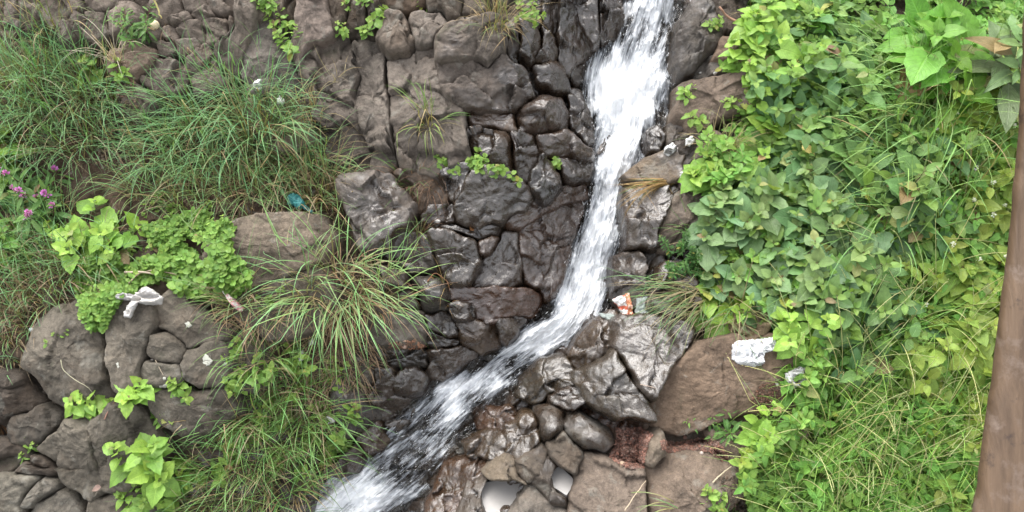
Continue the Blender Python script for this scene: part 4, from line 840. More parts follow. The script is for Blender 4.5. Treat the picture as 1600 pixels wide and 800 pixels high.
# ------------------------------------------------------------------ LEFT SIDE PLANTS
def T(x, y, lb, n=120, dead=.15, **k): return tuft(x, y, lb, n=int(n*.95) if n > 60 else n, dead=dead*.95 if dead < .6 else dead, **k)
GL = 'tall grass clumps on the upper left bank'
for i, (x, y, n, L, dead) in enumerate([(35, 150, 190, .50, .05), (95, 165, 230, .52, .04), (150, 140, 170, .46, .06), (60, 215, 190, .46, .12), (125, 225, 200, .46, .18), (175, 200, 120, .40, .2), (10, 240, 150, .45, .1), (60, 115, 120, .4, .05), (5, 110, 110, .42, .1)]):
    T(x, y, 'dense fine-bladed green grass clump on the bank at the upper left', n=n, L=L, dead=dead, col=(.115, .235, .088), under=22, spread=.11, W=.0056, open_=.95, deadcol=(.22, .18, .11), group=GL, lean=(.12, 0))
GM = 'grass clumps on the bank between the left rocks'
for i, (x, y, n, L, dead) in enumerate([(285, 205, 150, .46, .05), (330, 185, 190, .52, .04), (385, 150, 170, .5, .05), (420, 190, 120, .44, .15), (250, 240, 150, .42, .08), (310, 250, 170, .44, .1), (365, 235, 170, .46, .1), (430, 250, 160, .44, .15), (400, 205, 140, .5, .08)]):
    T(x, y, 'long green grass clump on the bank below the upper left rock jumble', n=n, L=L, dead=dead, col=(.12, .245, .095), under=20, spread=.09, W=.0060, open_=.95, group=GM, lean=(-.12, 0) if x < 350 else (.1, 0))
GK = 'grass clumps along the top of the large dry brown boulder'
for i, (x, y, n, L, dead) in enumerate([(230, 300, 110, .34, .1), (290, 310, 110, .34, .1), (345, 300, 110, .34, .2), (400, 290, 130, .36, .3), (450, 275, 150, .40, .3), (490, 255, 130, .40, .35), (500, 300, 120, .38, .4), (470, 320, 100, .36, .4), (525, 325, 100, .34, .5), (380, 325, 60, .26, .5)]):
    T(x, y, 'half-dry arching grass clump between the bank and the brown boulder', n=n, L=L, dead=dead, col=(.13, .215, .075), under=40, spread=.08, W=.0055, open_=.95, group=GK, deadcol=(.24, .175, .10))
T(478, 190, 'straw-coloured dry grass clump against the left edge of the smooth rock wall', n=70, L=.34, dead=.9, spread=.06, lean=(-.1, 0), W=.004, under=30)
T(520, 125, 'few thin bleached grass stalks on the smooth slab', n=9, L=.24, dead=.9, spread=.02, W=.0032, col=(.25, .22, .12))
T(672, 196, 'lone bright grass tuft growing on the open rock face', n=46, L=.32, dead=.25, spread=.025, droop=.22, open_=.9, lean=(-.1, 0), col=(.13, .22, .05), W=.0058, under=14)
T(640, 285, 'green and rusty grass clump above the red-brown hanging roots', n=50, L=.26, dead=.35, spread=.05, deadcol=(.20, .12, .08), lean=(-.2, 0), under=20)
T(682, 285, 'clump of red-brown dead roots and blades hanging between rocks', n=110, L=.24, dead=1.0, spread=.07, droop=.42, deadcol=G_RED, up=.3, W=.0034, name='dead_grass', cat='dead grass')
T(655, 372, 'small yellowish grass tuft over matted red roots in the dark hollow', n=46, L=.22, dead=.3, spread=.04, deadcol=G_RED, under=50, col=(.15, .21, .05), W=.0038)
T(775, 34, 'dry upright grass clump rooted on top of the big overhanging rock', n=90, L=.30, dead=.55, spread=.07, deadcol=(.27, .20, .11), col=(.14, .20, .06), under=50, W=.0042)
T(700, 478, 'tiny rust-coloured blades stuck in the crack above the wet cube of rock', n=12, L=.10, dead=.8, spread=.015, deadcol=(.25, .14, .06), W=.003)
T(693, 448, 'short yellow blades in the crack left of the tall wet block', n=9, L=.18, dead=.9, spread=.012, deadcol=(.27, .18, .07), droop=.3, W=.003)
T(525, 455, 'large arching bright green tuft in the middle of the left half', n=150, L=.62, dead=.08, spread=.12, lean=(.05, -.45), droop=.21, open_=1.15, col=(.17, .31, .11), W=.0062, under=120, deadcol=(.24, .165, .095))
T(590, 470, 'right-leaning arching grass tuft beside the round black boulder', n=80, L=.48, dead=.15, spread=.07, droop=.17, open_=1.0, lean=(.25, 0), col=(.17, .30, .10), W=.0056, under=80, deadcol=(.25, .16, .10))
T(470, 450, 'left-leaning arching grass tuft in front of the brown boulder', n=70, L=.5, dead=.1, spread=.07, droop=.16, open_=1.1, lean=(-.3, 0), col=(.16, .29, .11), W=.0056, under=40)
GD = 'dead grass hanging below the arching tufts'
for x, y in ((520, 520), (555, 530), (490, 540), (540, 570), (505, 590), (470, 600)):
    T(x, y, 'matted pinkish-brown dead grass hanging under the large arching tufts', n=130, L=.26, dead=1, spread=.10, droop=.36, up=.35, W=.0032, deadcol=(.215, .150, .095), group=GD, name='dead_grass', cat='dead grass')
T(560, 395, 'sparse green tuft with thin blades left of the dark hollow', n=34, L=.34, dead=.3, spread=.05, lean=(.2, 0), W=.0045, under=30, deadcol=(.2, .13, .08))
T(370, 470, 'grass tuft leaning over the faded wrapper', n=70, L=.36, dead=.15, spread=.07, lean=(-.2, 0), under=70, deadcol=(.24, .17, .10), col=(.11, .19, .06))
T(405, 500, 'pale brown dead tuft hanging onto the cracked plates', n=80, L=.30, dead=.9, spread=.05, droop=.35, up=.4, deadcol=(.23, .165, .10), W=.0034, name='dead_grass', cat='dead grass')
GB = 'grass clumps on the lower left bank'
for i, (x, y, n, L, dead, lx) in enumerate([(410, 560, 100, .36, .15, -.2), (440, 600, 120, .40, .2, -.1), (480, 640, 130, .42, .15, .1), (505, 655, 110, .40, .1, .15), (400, 640, 110, .38, .25, -.2), (365, 660, 90, .34, .2, -.3), (440, 680, 140, .44, .1, 0), (490, 710, 120, .42, .1, .1), (400, 720, 130, .42, .25, -.1), (350, 725, 90, .36, .15, -.3), (450, 760, 120, .42, .3, .0), (390, 775, 120, .42, .35, -.1), (330, 780, 100, .40, .2, -.4), (270, 785, 60, .40, .15, -.6), (430, 830, 120, .42, .3, 0), (350, 830, 100, .42, .3, 0)]):
    T(x, y, 'green grass clump mixed with straw on the bank left of the bottom rapids', n=n, L=L, dead=dead, col=(.14, .265, .075), under=35, spread=.08, W=.0056, open_=.9, group=GB, lean=(lx, 0), deadcol=(.27, .21, .12))
GE = 'grass clumps at the left edge'
for i, (x, y, n, L, dead) in enumerate([(15, 400, 140, .42, .08), (60, 400, 140, .42, .12), (110, 410, 120, .38, .2), (20, 460, 130, .38, .25), (75, 450, 120, .36, .3), (15, 520, 110, .34, .5), (55, 490, 90, .3, .5), (5, 560, 70, .28, .6), (15, 345, 120, .4, .1), (90, 350, 90, .34, .1), (150, 400, 80, .3, .3)]):
    T(x, y, 'grass clump drying to brown at its foot on the middle left edge', n=n, L=L, dead=dead, col=(.115, .23, .085), under=45, spread=.10, W=.0054, group=GE, deadcol=(.21, .155, .095), lean=(.1, 0))
T(0, 668, 'rust-brown dead grass clump at the left edge above the corner rocks', n=90, L=.28, dead=1, spread=.03, droop=.3, up=.3, lean=(.6, -.3), deadcol=(.26, .14, .07), W=.0042, name='dead_grass', cat='dead grass')
T(178, 95, 'bleached whitish dead grass clump under the top left rocks', n=34, L=.30, dead=1, spread=.03, deadcol=(.34, .28, .22), W=.005, name='dead_grass', cat='dead grass')
T(80, 30, 'wispy yellow-green grass at the top left corner', n=80, L=.3, dead=.35, spread=.12, col=(.12, .16, .06)); T(20, 45, 'dark thin grass in the top left corner', n=80, L=.3, dead=.2, spread=.12, col=(.06, .09, .04))
W_ = weed
W_(135, 335, 'pale broad-leaved weed with lobed leaves in the left grass', 'heart', 6, .26, .16, 4, scale=.75, stem=(.15, .2, .08))
W_(180, 375, 'round-leaved pale weed right of the lobed weed', 'heart', 4, .16, .13, 3, scale=.62)
W_(120, 390, 'low broad-leaved weed in front of the lobed pale weed', 'heart', 4, .18, .14, 3, scale=.6)
W_(8, 225, 'bright broad-leaved weed at the left edge above the pink flowers', 'heart', 4, .25, .10, 4, scale=1.1)
W_(15, 370, 'dark broad-leaved weed at the left edge', 'green', 5, .2, .14, 4, scale=1.2, cvar=.1)
for x, y, lb in ((20, 265, 'leftmost stem cluster of pink-flowered balsam'), (62, 270, 'pink-flowered balsam with narrow leaves, middle cluster'), (72, 320, 'lowest pink-flowered balsam beside the pale lobed weed')):
    W_(x, y, lb, 'narrow', 6, .24, .12, 6, flowers=5, fcol=(.60, .22, .58), fsz=1.5, scale=1.25, name='flowering_balsam', cat='flower')
GC = 'low bright weeds below the left grass'
for x, y in ((160, 425), (200, 405), (240, 395), (275, 370), (310, 350), (335, 375), (300, 400), (255, 345), (220, 350), (180, 455), (150, 470), (210, 440)):
    W_(x, y, 'low bright small-leaved weed on the left bank above the boulders', 'sprout', 6, .10, .16, 4, scale=.6, group=GC, outw=1.2)
carpet('ground_cover', [(130, 420), (200, 370), (260, 350), (330, 330), (368, 360), (360, 400), (310, 425), (240, 445), (190, 470), (165, 520), (135, 515), (125, 460)], 2100, 'clover', 71, .045, scale=.62)
carpet('ground_cover', [(200, 420), (360, 395), (400, 440), (380, 470), (300, 470), (260, 450)], 250, 'clover', 72, .06)
W_(217, 22, 'bright green bushy weed hanging between the top left rocks', 'narrow', 9, .2, .10, 7, scale=.7)
W_(150, 112, 'broad-leaved sprout in the grass under the top left rocks', 'sprout', 5, .14, .1, 4); W_(185, 118, 'small round-leaved sprout on the soil right of the left grass', 'sprout', 3, .1, .05, 3)
for x, y, lb in ((415, 12, 'pale trailing weed on the rock at the top edge'), (440, 38, 'middle clump of the pale trailing weed'), (455, 75, 'lowest sprig of the pale trailing weed')):
    W_(x, y, lb, 'sprout', 5, .12, .07, 4, scale=.75, cvar=.1)
for x, y, lb, s in ((590, 30, 'brightest sprout with broad leaves between rocks at the top', 1.0), (572, 52, 'low sprout at the foot of the broad-leaved one', .7), (545, 15, 'tiny sprout on the dark little top rock', .6), (572, 5, 'tiny sprout touching the top edge', .6), (533, 50, 'faint small sprout on the grey wedge rock', .6), (663, 14, 'tiny yellow sprout on the top edge rock', .5)):
    W_(x, y, lb, 'sprout', 4, .10, .03, 3, scale=s)
W_(826, 25, 'small dark-leaved shrublet beside the dry top grass', 'sprout', 10, .13, .09, 5, scale=.55, stem=(.2, .12, .08))
for x, y, lb in ((740, 250, 'left end of the row of succulent sprouts'), (752, 262, 'middle of the row of succulent sprouts'), (775, 264, 'right end of the row of succulent sprouts'), (711, 263, 'lone small succulent sprout left of the row'), (692, 255, 'green sprout over the hanging red roots'), (872, 250, 'tiny sprout on the wet knobbly rock'), (797, 284, 'tiny sprout at the corner of the pale shiny boulder')):
    W_(x, y, lb, 'clover', 4 if x != 872 else 2, .06, .05, 3, scale=.8)
for x, y, lb, s, k in ((88, 540, 'little sprout on top of the big humped boulder', .55, 'clover'), (130, 632, 'vine-like weed with lobed leaves above the ridged boulder', .5, 'heart'), (160, 640, 'second vine-like weed beside the first above the ridged boulder', .45, 'heart'), (210, 622, 'bright weed right of the vine-like ones', .6, 'heart'), (238, 650, 'leafy weed trailing in the dark crack', .8, 'sprout'), (258, 668, 'lower leafy weed trailing in the dark crack', .8, 'sprout'), (288, 610, 'four-leaved sprout on the lower brown boulder', 1.0, 'sprout'), (366, 548, 'sprout right of the lichen-crusted rock', .7, 'sprout'), (356, 600, 'small dark sprout below the lichen-crusted rock', .8, 'sprout'), (43, 710, 'tiny bright sprout between lower left boulders', .6, 'sprout'), (425, 475, 'yellow-green sprig on the boulder under the arching tuft', .6, 'clover'), (400, 455, 'tiny plantlet on the boulder left of the arching tuft', .4, 'clover')):
    W_(x, y, lb, k, 4, .10, .06, 3, scale=s)
W_(245, 715, 'broad-leaved weed with big leaves at the bottom left', 'heart', 6, .22, .14, 4, scale=.62); W_(275, 735, 'largest-leaved weed at the bottom left edge', 'heart', 4, .2, .11, 4, scale=.72)
W_(215, 790, 'pale small round-leaved weed at the bottom edge', 'sprout', 5, .16, .08, 4); W_(225, 705, 'weed with pale seed spikes on the ridged boulder edge', 'heart', 5, .2, .12, 4, scale=.7)
GF = 'small leafy weeds mixed in the lower left grass'
for x, y in ((450, 620), (405, 670), (380, 690), (465, 700), (510, 640), (500, 600), (430, 650), (515, 690), (470, 560), (350, 690), (330, 740), (440, 740), (400, 595), (530, 660)):
    W_(x, y, 'small-leaved weed tangled in the grass left of the bottom rapids', 'sprout', 7, .16, .14, 4, scale=.85, group=GF)

# ------------------------------------------------------------------ RIGHT SIDE PLANTS
RB = [(1165, -60), (1680, -60), (1680, 880), (1180, 880), (1150, 760), (1195, 690), (1240, 650), (1262, 560), (1225, 500), (1120, 470), (1085, 420), (1110, 330), (1090, 240), (1170, 170)]
carpet('ground_cover', RB, 5200, 'sprout', 73, .11, scale=.9)
carpet('ground_cover', RB, 1500, 'green', 74, .14, scale=.6)
def many(poly, n, mind, seed, label, group, **k):
    rr = random.Random(seed*7); sc0 = k.pop('scale', 1.0); h0 = k.pop('h'); s0 = k.pop('shoots')
    for x, y in scatter(poly, n, mind, seed): W_(x, y, label, group=group, scale=sc0*rr.uniform(.65, 1.3), h=h0*rr.uniform(.5, 1.45), shoots=max(3, int(s0*rr.uniform(.5, 1.1))), **k)
many([(1150, -30), (1260, -40), (1290, 60), (1260, 150), (1230, 240), (1170, 260), (1150, 200), (1165, 130), (1140, 60)], 22, 27, 3, 'pale yellow-green broad-leaved weed on the bank right of the upper waterfall', 'pale broad-leaved weeds right of the upper falls', kind='heart', shoots=4, h=.25, spread=.13, nodes=4, scale=.66, cvar=.2, dead=.04)
many([(1215, 60), (1330, 40), (1400, 110), (1430, 190), (1420, 330), (1390, 480), (1280, 500), (1240, 400), (1200, 300), (1200, 180)], 46, 30, 5, 'blue-green leafy weed in the thicket on the right bank', 'blue-green weeds of the right bank thicket', kind='bluegreen', shoots=8, h=.30, spread=.17, nodes=5, cvar=.2, dead=.03)
many([(1190, 240), (1330, 230), (1360, 330), (1380, 440), (1300, 480), (1215, 440), (1165, 390), (1145, 330), (1160, 260)], 28, 32, 6, 'grey-green round-leaved weed at the left edge of the right bank thicket', 'grey-green weeds at the edge of the right bank thicket', kind='greyround', shoots=6, h=.28, spread=.15, nodes=5, cvar=.2, dead=.06)
many([(1440, 150), (1620, 130), (1640, 520), (1560, 520), (1480, 480), (1440, 380), (1470, 270)], 40, 29, 8, 'yellow-green weed with pointed leaves on the far right of the bank', 'yellow-green weeds on the far right', kind='yellow', shoots=6, h=.28, spread=.16, nodes=5, cvar=.25, flowers=2, dead=.02, scale=1.12)
many([(1390, 460), (1640, 500), (1640, 860), (1480, 860), (1450, 640)], 34, 34, 9, 'bright green weed among the fine grass at the lower right', 'bright weeds at the lower right', kind='yellow', shoots=6, h=.28, spread=.16, nodes=5, cvar=.25, flowers=1, scale=1.2, dead=.02)
many([(1250, 560), (1400, 500), (1500, 650), (1480, 850), (1190, 850), (1230, 700)], 34, 32, 10, 'leafy weed growing under the fine grass at the bottom right', 'weeds under the fine grass at the bottom right', kind='green', shoots=4, h=.18, spread=.16, nodes=5, cvar=.25, scale=.7, dead=.06)
W_(1450, 85, 'weed with the biggest bright heart-shaped leaves at the top right', 'bigheart', 5, .34, .18, 3, scale=1.15, lift=.10, outw=.9, cvar=.1); W_(1405, 50, 'big heart-leaved weed at the top edge left of the biggest one', 'bigheart', 4, .30, .15, 3, scale=.85, cvar=.1)
W_(1528, 112, 'rosette of long dull grey-green leaves at the top right corner', 'lance', 3, .30, .05, 3, scale=1.0, lift=.22, outw=.5, per=3, dead=.18, cvar=.12)
W_(1335, 110, 'bright green young weed inside the upper thicket', 'green', 5, .35, .12, 4); W_(1290, 25, 'pale round-leaved weed at the top edge of the right bank', 'heart', 5, .24, .14, 4, scale=.6)
W_(1120, 455, 'light green weed with large pointed leaves above the hanging grass', 'heart', 5, .24, .13, 4, scale=1.05); W_(1160, 430, 'grey-green round-leaved weed above the printed wrapper', 'greyround', 6, .24, .15, 4, scale=1.1); W_(1215, 415, 'grey-green weed right of the light one above the wrapper', 'greyround', 5, .22, .13, 4, scale=1.0)
W_(1250, 495, 'bright toothed-leaf weed beside the blue scrap', 'heart', 6, .24, .15, 4, scale=.62); W_(1290, 470, 'bright toothed-leaf weed right of the blue scrap', 'heart', 6, .24, .14, 4, scale=.7); W_(1345, 575, 'round-leaved weed at the right end of the brown boulder', 'greyround', 6, .18, .16, 4, scale=1.0)
W_(1172, 640, 'heart-leaved seedling standing before the huge smooth boulder', 'heart', 3, .24, .05, 4, scale=.55); W_(1195, 690, 'yellow-green weed at the lower right edge of the rock', 'yellow', 6, .22, .11, 5, scale=.65); W_(1180, 720, 'small yellow-green weed below the heart-leaved seedling', 'yellow', 4, .16, .1, 4, scale=.55)
W_(1105, 672, 'thin-leaved little plant on the brown rock near red gravel', 'narrow', 6, .14, .08, 6, scale=.55); W_(1130, 672, 'narrow-leaved sprig right of the thin-leaved little plant', 'narrow', 3, .14, .06, 4, scale=.9)
W_(1115, 790, 'round-leaved sprout at the bottom edge below the brown boulder', 'sprout', 4, .10, .07, 3, scale=.9)
for x, y, lb in ((1115, 45, 'small leafy twig end right of the upper waterfall'), (1075, 150, 'sprig growing on the broad brown boulder'), (1135, 105, 'pale sprig beside the brown triangular rock'), (1090, 190, 'small sprout at the foot of the broad brown boulder'), (1142, 168, 'sprig at the right of the broad brown boulder')):
    W_(x, y, lb, 'sprout', 3, .10, .03, 3, scale=.8)
W_(1105, 280, 'light green weed behind the white card scraps', 'heart', 5, .18, .1, 4, scale=.6); W_(1130, 330, 'grey-green weed below the white card scraps', 'greyround', 6, .24, .13, 4)
for x, y, lb in ((1068, 410, 'feathery dark green fern left of the light weed'), (1090, 420, 'second feathery fern beside the light weed'), (1290, 250, 'feathery fern inside the thicket')):
    W_(x, y, lb, 'fern', 12, .17, .13, 11, name='fern', cat='fern', per=4)
T(1128, 235, 'yellowish grass tuft on the split brown blocks', n=90, L=.26, dead=.35, spread=.07, col=(.15, .18, .05), W=.0036, under=40)
T(1052, 282, 'dead straw lying left towards the narrow falls', n=60, L=.34, dead=.9, spread=.02, lean=(-2.2, -.4), up=.15, droop=.08, open_=.15, deadcol=(.25, .16, .06), W=.0042, col=(.12, .2, .05), name='dead_grass', cat='dead grass')
T(1105, 372, 'thin green tuft below the white card scraps', n=30, L=.34, dead=.1, spread=.04, lean=(-.7, 0), W=.0045)
for x, y, lx, n, lb in ((1095, 470, -.9, 55, 'hanging grass tuft reaching left over the wet blue-grey rock'), (1120, 488, -.6, 60, 'hanging grass tuft falling over the brown boulder'), (1150, 495, -.2, 40, 'hanging grass tuft under the light green weed'), (1075, 450, -1.2, 35, 'thin grass blades reaching towards the torn wrapper')):
    T(x, y, lb, n=n, L=.46, dead=.3, spread=.06, lean=(lx, -.3), droop=.17, open_=.5, up=.55, col=(.085, .17, .055), W=.0045, deadcol=(.25, .2, .12), under=20)
GS = 'arching strap grass on the right bank'
for x, y in ((1440, 190), (1480, 210), (1410, 240), (1460, 270), (1500, 180), (1430, 320), (1470, 350), (1400, 380), (1500, 290), (1420, 120), (1510, 130)):
    T(x, y, 'arching pale green strap grass between thicket and yellow-green weeds', n=60, L=.62, dead=.10, spread=.09, W=.0085, lean=(-.5, 0), col=(.18, .31, .09), droop=.13, group=GS)
GR = 'fine grass at the lower right'
for x, y in scatter([(1255, 500), (1420, 450), (1540, 520), (1600, 700), (1560, 850), (1240, 850), (1250, 700)], 30, 42, 12):
    T(x, y, 'fine yellow-green grass with thin seed stalks at the lower right', n=120, L=.46, dead=.05, spread=.14, W=.0046, lean=(-.35, .1), col=(.21, .37, .075), droop=.12, group=GR, stalks=16)
T(1195, 740, 'dark green strap grass at the bottom right of the rock', n=45, L=.32, dead=.1, spread=.06, lean=(-.3, 0), W=.0065, col=(.075, .17, .05), under=20)
T(1165, 790, 'dark green grass tuft at the bottom edge by the black soil', n=40, L=.34, dead=.15, spread=.06, W=.006, col=(.085, .18, .05)); T(1060, 800, 'few grass blades leaning left over the bottom edge', n=10, L=.4, dead=.2, spread=.03, lean=(-.9, 0), up=.5, W=.006, col=(.14, .23, .08))
T(1200, 25, 'yellowish fine grass at the top of the right bank', n=90, L=.25, dead=.4, spread=.12, col=(.17, .21, .06), W=.004)
# beyond the frame: the banks go on
def outside(nm, ulo, uhi, vlo, vhi, n, seed):
    r = np.random.default_rng(seed); parts = []
    for k in range(n):
        u = r.uniform(ulo, uhi); v = r.uniform(vlo, vhi); q = Vector(L2W(np.array([u, v, 2.5]))); d = Vector(-SNRM)
        loc, _, _, _ = BVH.ray_cast(q, d)
        if loc is None: continue
        P, w = blades(np.array(loc), 60, .4, G_MID, r, .12, S=7); parts.append(ribbon(P, w*1.4, vary(G_MID, 60, r, .3, .2)))
    V, Q, U, C = join(parts); tag(link(nm, mesh_np(nm, V, Q, uv=U, col=C, mat=M_BLADE)), kind='stuff')
outside('grass', -5.2, -3.2, -1.6, 3.2, 110, 91); outside('grass', 3.1, 5.2, -1.6, 3.2, 130, 92)
# ------------------------------------------------------------------ red gravel, litter, twigs, the railing
def mat_print(name, base, ink, sc=60, thr=.5, amt=.8, rough=.45):
    m, nt, out = newmat(name); B = NB(nt); g = B.n('TexCoord'); o = g.outputs['Object']
    mp = B.n('Mapping'); mp.inputs['Scale'].default_value = (sc, sc*3.2, sc*2); mp.inputs['Rotation'].default_value = (0, 0, .35); B.l(o, mp.inputs['Vector'])
    n = B.noise(mp.outputs[0], 1.0, 2, .5); area = B.noise(o, 9.0, 2, .5)
    k = B.math('MULTIPLY', B.mr(n, thr, thr+.05), B.mr(area, .42, .5))
    p = B.n('BsdfPrincipled'); p.inputs['Roughness'].default_value = rough
    B.l(B.mix(B.math('MULTIPLY', k, amt), (*base, 1), (*ink, 1)), p.inputs['Base Color'])
    bm = B.n('Bump'); bm.inputs['Distance'].default_value = .008; B.l(B.noise(o, 45.0, 4, .6, 1.5), bm.inputs['Height']); B.l(bm.outputs[0], p.inputs['Normal'])
    B.l(p.outputs[0], out.inputs[0]); return m
M_PLAS = mat_print('white_plastic_film', (.46, .44, .42), (.40, .37, .33), 12, .5, .6, .35)
M_NEWS = mat_print('printed_wrapper', (.68, .68, .69), (.10, .10, .12), 38, .50, .75)
M_FOIL = mat_print('grey_white_foil', (.50, .50, .48), (.14, .13, .12), 24, .5, .9)
M_CARD = mat_print('white_card', (.52, .52, .49), (.36, .33, .28), 22, .56, .6)
M_REDW = mat_print('torn_wrapper', (.70, .69, .66), (.62, .12, .05), 16, .50, .95)
M_ORNG = mat_print('orange_brown_wrapper', (.52, .20, .10), (.75, .6, .5), 25, .52, .8)
M_TEAL = mat_print('teal_plastic', (.012, .115, .115), (.03, .19, .18), 20, .5, .5)
M_PINK = mat_print('faded_wrapper', (.50, .47, .42), (.50, .16, .18), 40, .46, .9)
M_BLUE = mat_print('blue_plastic', (.08, .42, .55), (.6, .7, .75), 40, .56, .8)
def film_material():
    m, nt, out = newmat('clear_film'); B = NB(nt); p = B.n('BsdfPrincipled'); p.inputs['Base Color'].default_value = (.35, .40, .37, 1); p.inputs['Roughness'].default_value = .25; p.inputs['Alpha'].default_value = .55
    g = B.n('TexCoord'); bm = B.n('Bump'); bm.inputs['Distance'].default_value = .01; B.l(B.noise(g.outputs['Object'], 30, 4, .6, 1.), bm.inputs['Height']); B.l(bm.outputs[0], p.inputs['Normal']); B.l(p.outputs[0], out.inputs[0]); return m
M_FILM = film_material()
def scrap(pts, label, mat, name, cat, puff=.02, cr=.012, lift=.004, fr=22, parent=None, step=.005):
    r = nrng(); sd_ = SEED[0]; p = np.array(pts, float); c = p.mean(0); P0 = densify(p, 2.2); n = len(P0)
    P0 = P0+np.stack([perlin(P0[:, 0]*.35, P0[:, 1]*.35, sd_), perlin(P0[:, 0]*.35+7, P0[:, 1]*.35, sd_)], 1)*1.6
    nr = 12; s = np.linspace(1, .02, nr); Q = c+(P0-c)[None]*s[:, None, None]; f = Q.reshape(-1, 2)
    H = np.array([W2L(hit(*q)) for q in f]); cc = np.median(H[:, 2]); uv = pix(f[:, 0], f[:, 1], cc)
    hs_ = np.clip(H[:, 2], cc-.03, cc+.03).reshape(nr, n); hs_ = hs_*.5+hs_.mean()*.5
    e = (1-s)[:, None]; ridg = (1-np.abs(perlin(uv[:, 0]*fr, uv[:, 1]*fr, sd_))*2.2)+.6*(1-np.abs(perlin(uv[:, 0]*fr*2.3, uv[:, 1]*fr*2.3, sd_+1))*2)
    top = hs_+lift+puff*np.minimum(1, e*3.5)**.6+cr*ridg.reshape(nr, n)*np.minimum(1, .35+e*4)
    bot = hs_[0]+lift-.006
    ring = np.stack([uv.reshape(nr, n, 2)[..., 0], uv.reshape(nr, n, 2)[..., 1], top], -1)
    V = np.concatenate([np.concatenate([uv[:n], (bot)[:, None]], 1)[None], ring], 0)
    q = grid_quads(nr+1, n, wrap=True); V = V.reshape(-1, 3); j = np.arange(n); last = nr*n
    V = np.vstack([V, [V[last:].mean(0)]]); tr = np.stack([last+j, last+(j+1) % n, np.full(n, len(V)-1)], 1)
    V = np.vstack([V, [V[:n].mean(0)]]); tr = np.vstack([tr, np.stack([(j+1) % n, j, np.full(n, len(V)-1)], 1)])
    W = L2W(V); o0 = W[:n].mean(0); po = np.array(parent.location) if parent is not None else 0
    o = link(name, mesh_np(name, W-o0, q, tr, mat=mat), o0-po, parent)
    if parent is None: tag(o, label, cat)
    return o
scrap([(186,464),(196,458),(214,462),(226,452),(230,448),(240,452),(258,466),(256,476),(238,478),(222,475),(205,470),(190,470)], 'crumpled dirty white plastic bag draped over the top of the boulder', M_PLAS, 'plastic_bag', 'plastic bag', .012, .022, lift=.035)
scrap([(214,470),(222,473),(210,498),(200,497),(199,489)], 'torn strip of white plastic hanging below the crumpled bag', M_PLAS, 'plastic_strip', 'plastic', .012, .01, lift=.04)
scrap([(1143,538),(1150,533),(1180,530),(1215,526),(1236,533),(1235,542),(1212,546),(1195,552),(1190,560),(1192,570),(1178,573),(1152,569),(1143,561)], 'crumpled white printed wrapper on the huge smooth brown boulder', M_NEWS, 'printed_wrapper', 'wrapper', .028, .018, fr=18)
scrap([(1214,525),(1222,516),(1230,516),(1232,524),(1228,530),(1216,529)], 'small grey twisted end of wrapper behind the printed one', M_FOIL, 'wrapper_scrap', 'wrapper', .02, .012)
scrap([(1223,584),(1234,578),(1246,573),(1262,578),(1262,590),(1250,604),(1234,607),(1226,598)], 'crumpled grey and white foil packet at the edge of the leaves', M_FOIL, 'foil_packet', 'packet', .02, .02, fr=20, lift=.03)
scrap([(1063,268),(1083,264),(1084,286),(1074,288),(1064,292)], 'left white card scrap resting against a stick', M_CARD, 'card_scrap', 'card', .003, .002)
scrap([(1093,270),(1104,267),(1106,290),(1099,286)], 'right white card scrap partly behind leaves', M_CARD, 'card_scrap', 'card', .003, .002)
scrap([(1071,217),(1082,212),(1085,222),(1078,228),(1071,228)], 'little torn white scrap above the dark rock sliver', M_FOIL, 'paper_scrap', 'paper', .004, .006)
scrap([(1038,230),(1050,222),(1057,228),(1054,240),(1044,246),(1037,240)], 'grey crumpled foil scrap on the brown ledge rock', M_FOIL, 'foil_scrap', 'foil', .02, .02)
scrap([(956,468),(970,461),(976,460),(985,485),(984,500),(974,496),(966,480)], 'torn white wrapper with a red edge at the foot of the falls', M_REDW, 'torn_wrapper', 'wrapper', .012, .012)
scrap([(976,458),(983,457),(988,478),(990,498),(984,500),(981,482)], 'orange-brown strip along the torn white wrapper', M_ORNG, 'wrapper_strip', 'wrapper', .012, .008)
scrap([(995,466),(1018,463),(1018,490),(1004,502),(992,496)], 'greenish clear plastic sheet beside the torn wrapper', M_FILM, 'plastic_sheet', 'plastic', .006, .008)
scrap([(936,489),(955,490),(974,497),(972,502),(950,500),(938,494)], 'flat clear plastic strip left of the torn wrapper', M_FILM, 'plastic_strip', 'plastic', .006, .005)
scrap([(457,311),(466,307),(476,312),(484,324),(482,332),(474,334),(466,328),(458,326)], 'bunched teal rag on top of the large dry brown boulder', M_TEAL, 'teal_rag', 'rag', .02, .014, lift=.10)
scrap([(474,318),(484,326),(497,337),(496,341),(484,334),(473,326)], 'trailing teal strip beside the bunched rag', M_TEAL, 'teal_strip', 'rag', .01, .008, lift=.09)
scrap([(352,450),(362,458),(384,482),(380,489),(372,484),(350,456)], 'faded red and white wrapper stuck in dry grass', M_PINK, 'faded_wrapper', 'wrapper', .018, .006, lift=.05)
scrap([(1223,474),(1229,470),(1238,477),(1234,482),(1224,480)], 'small blue plastic scrap under the bright toothed leaves', M_BLUE, 'blue_scrap', 'plastic', .01, .004, lift=.03)
scrap([(1250,440),(1262,428),(1266,434),(1256,446)], 'orange-brown scrap above the blue one', M_ORNG, 'orange_scrap', 'wrapper', .01, .004, lift=.03)
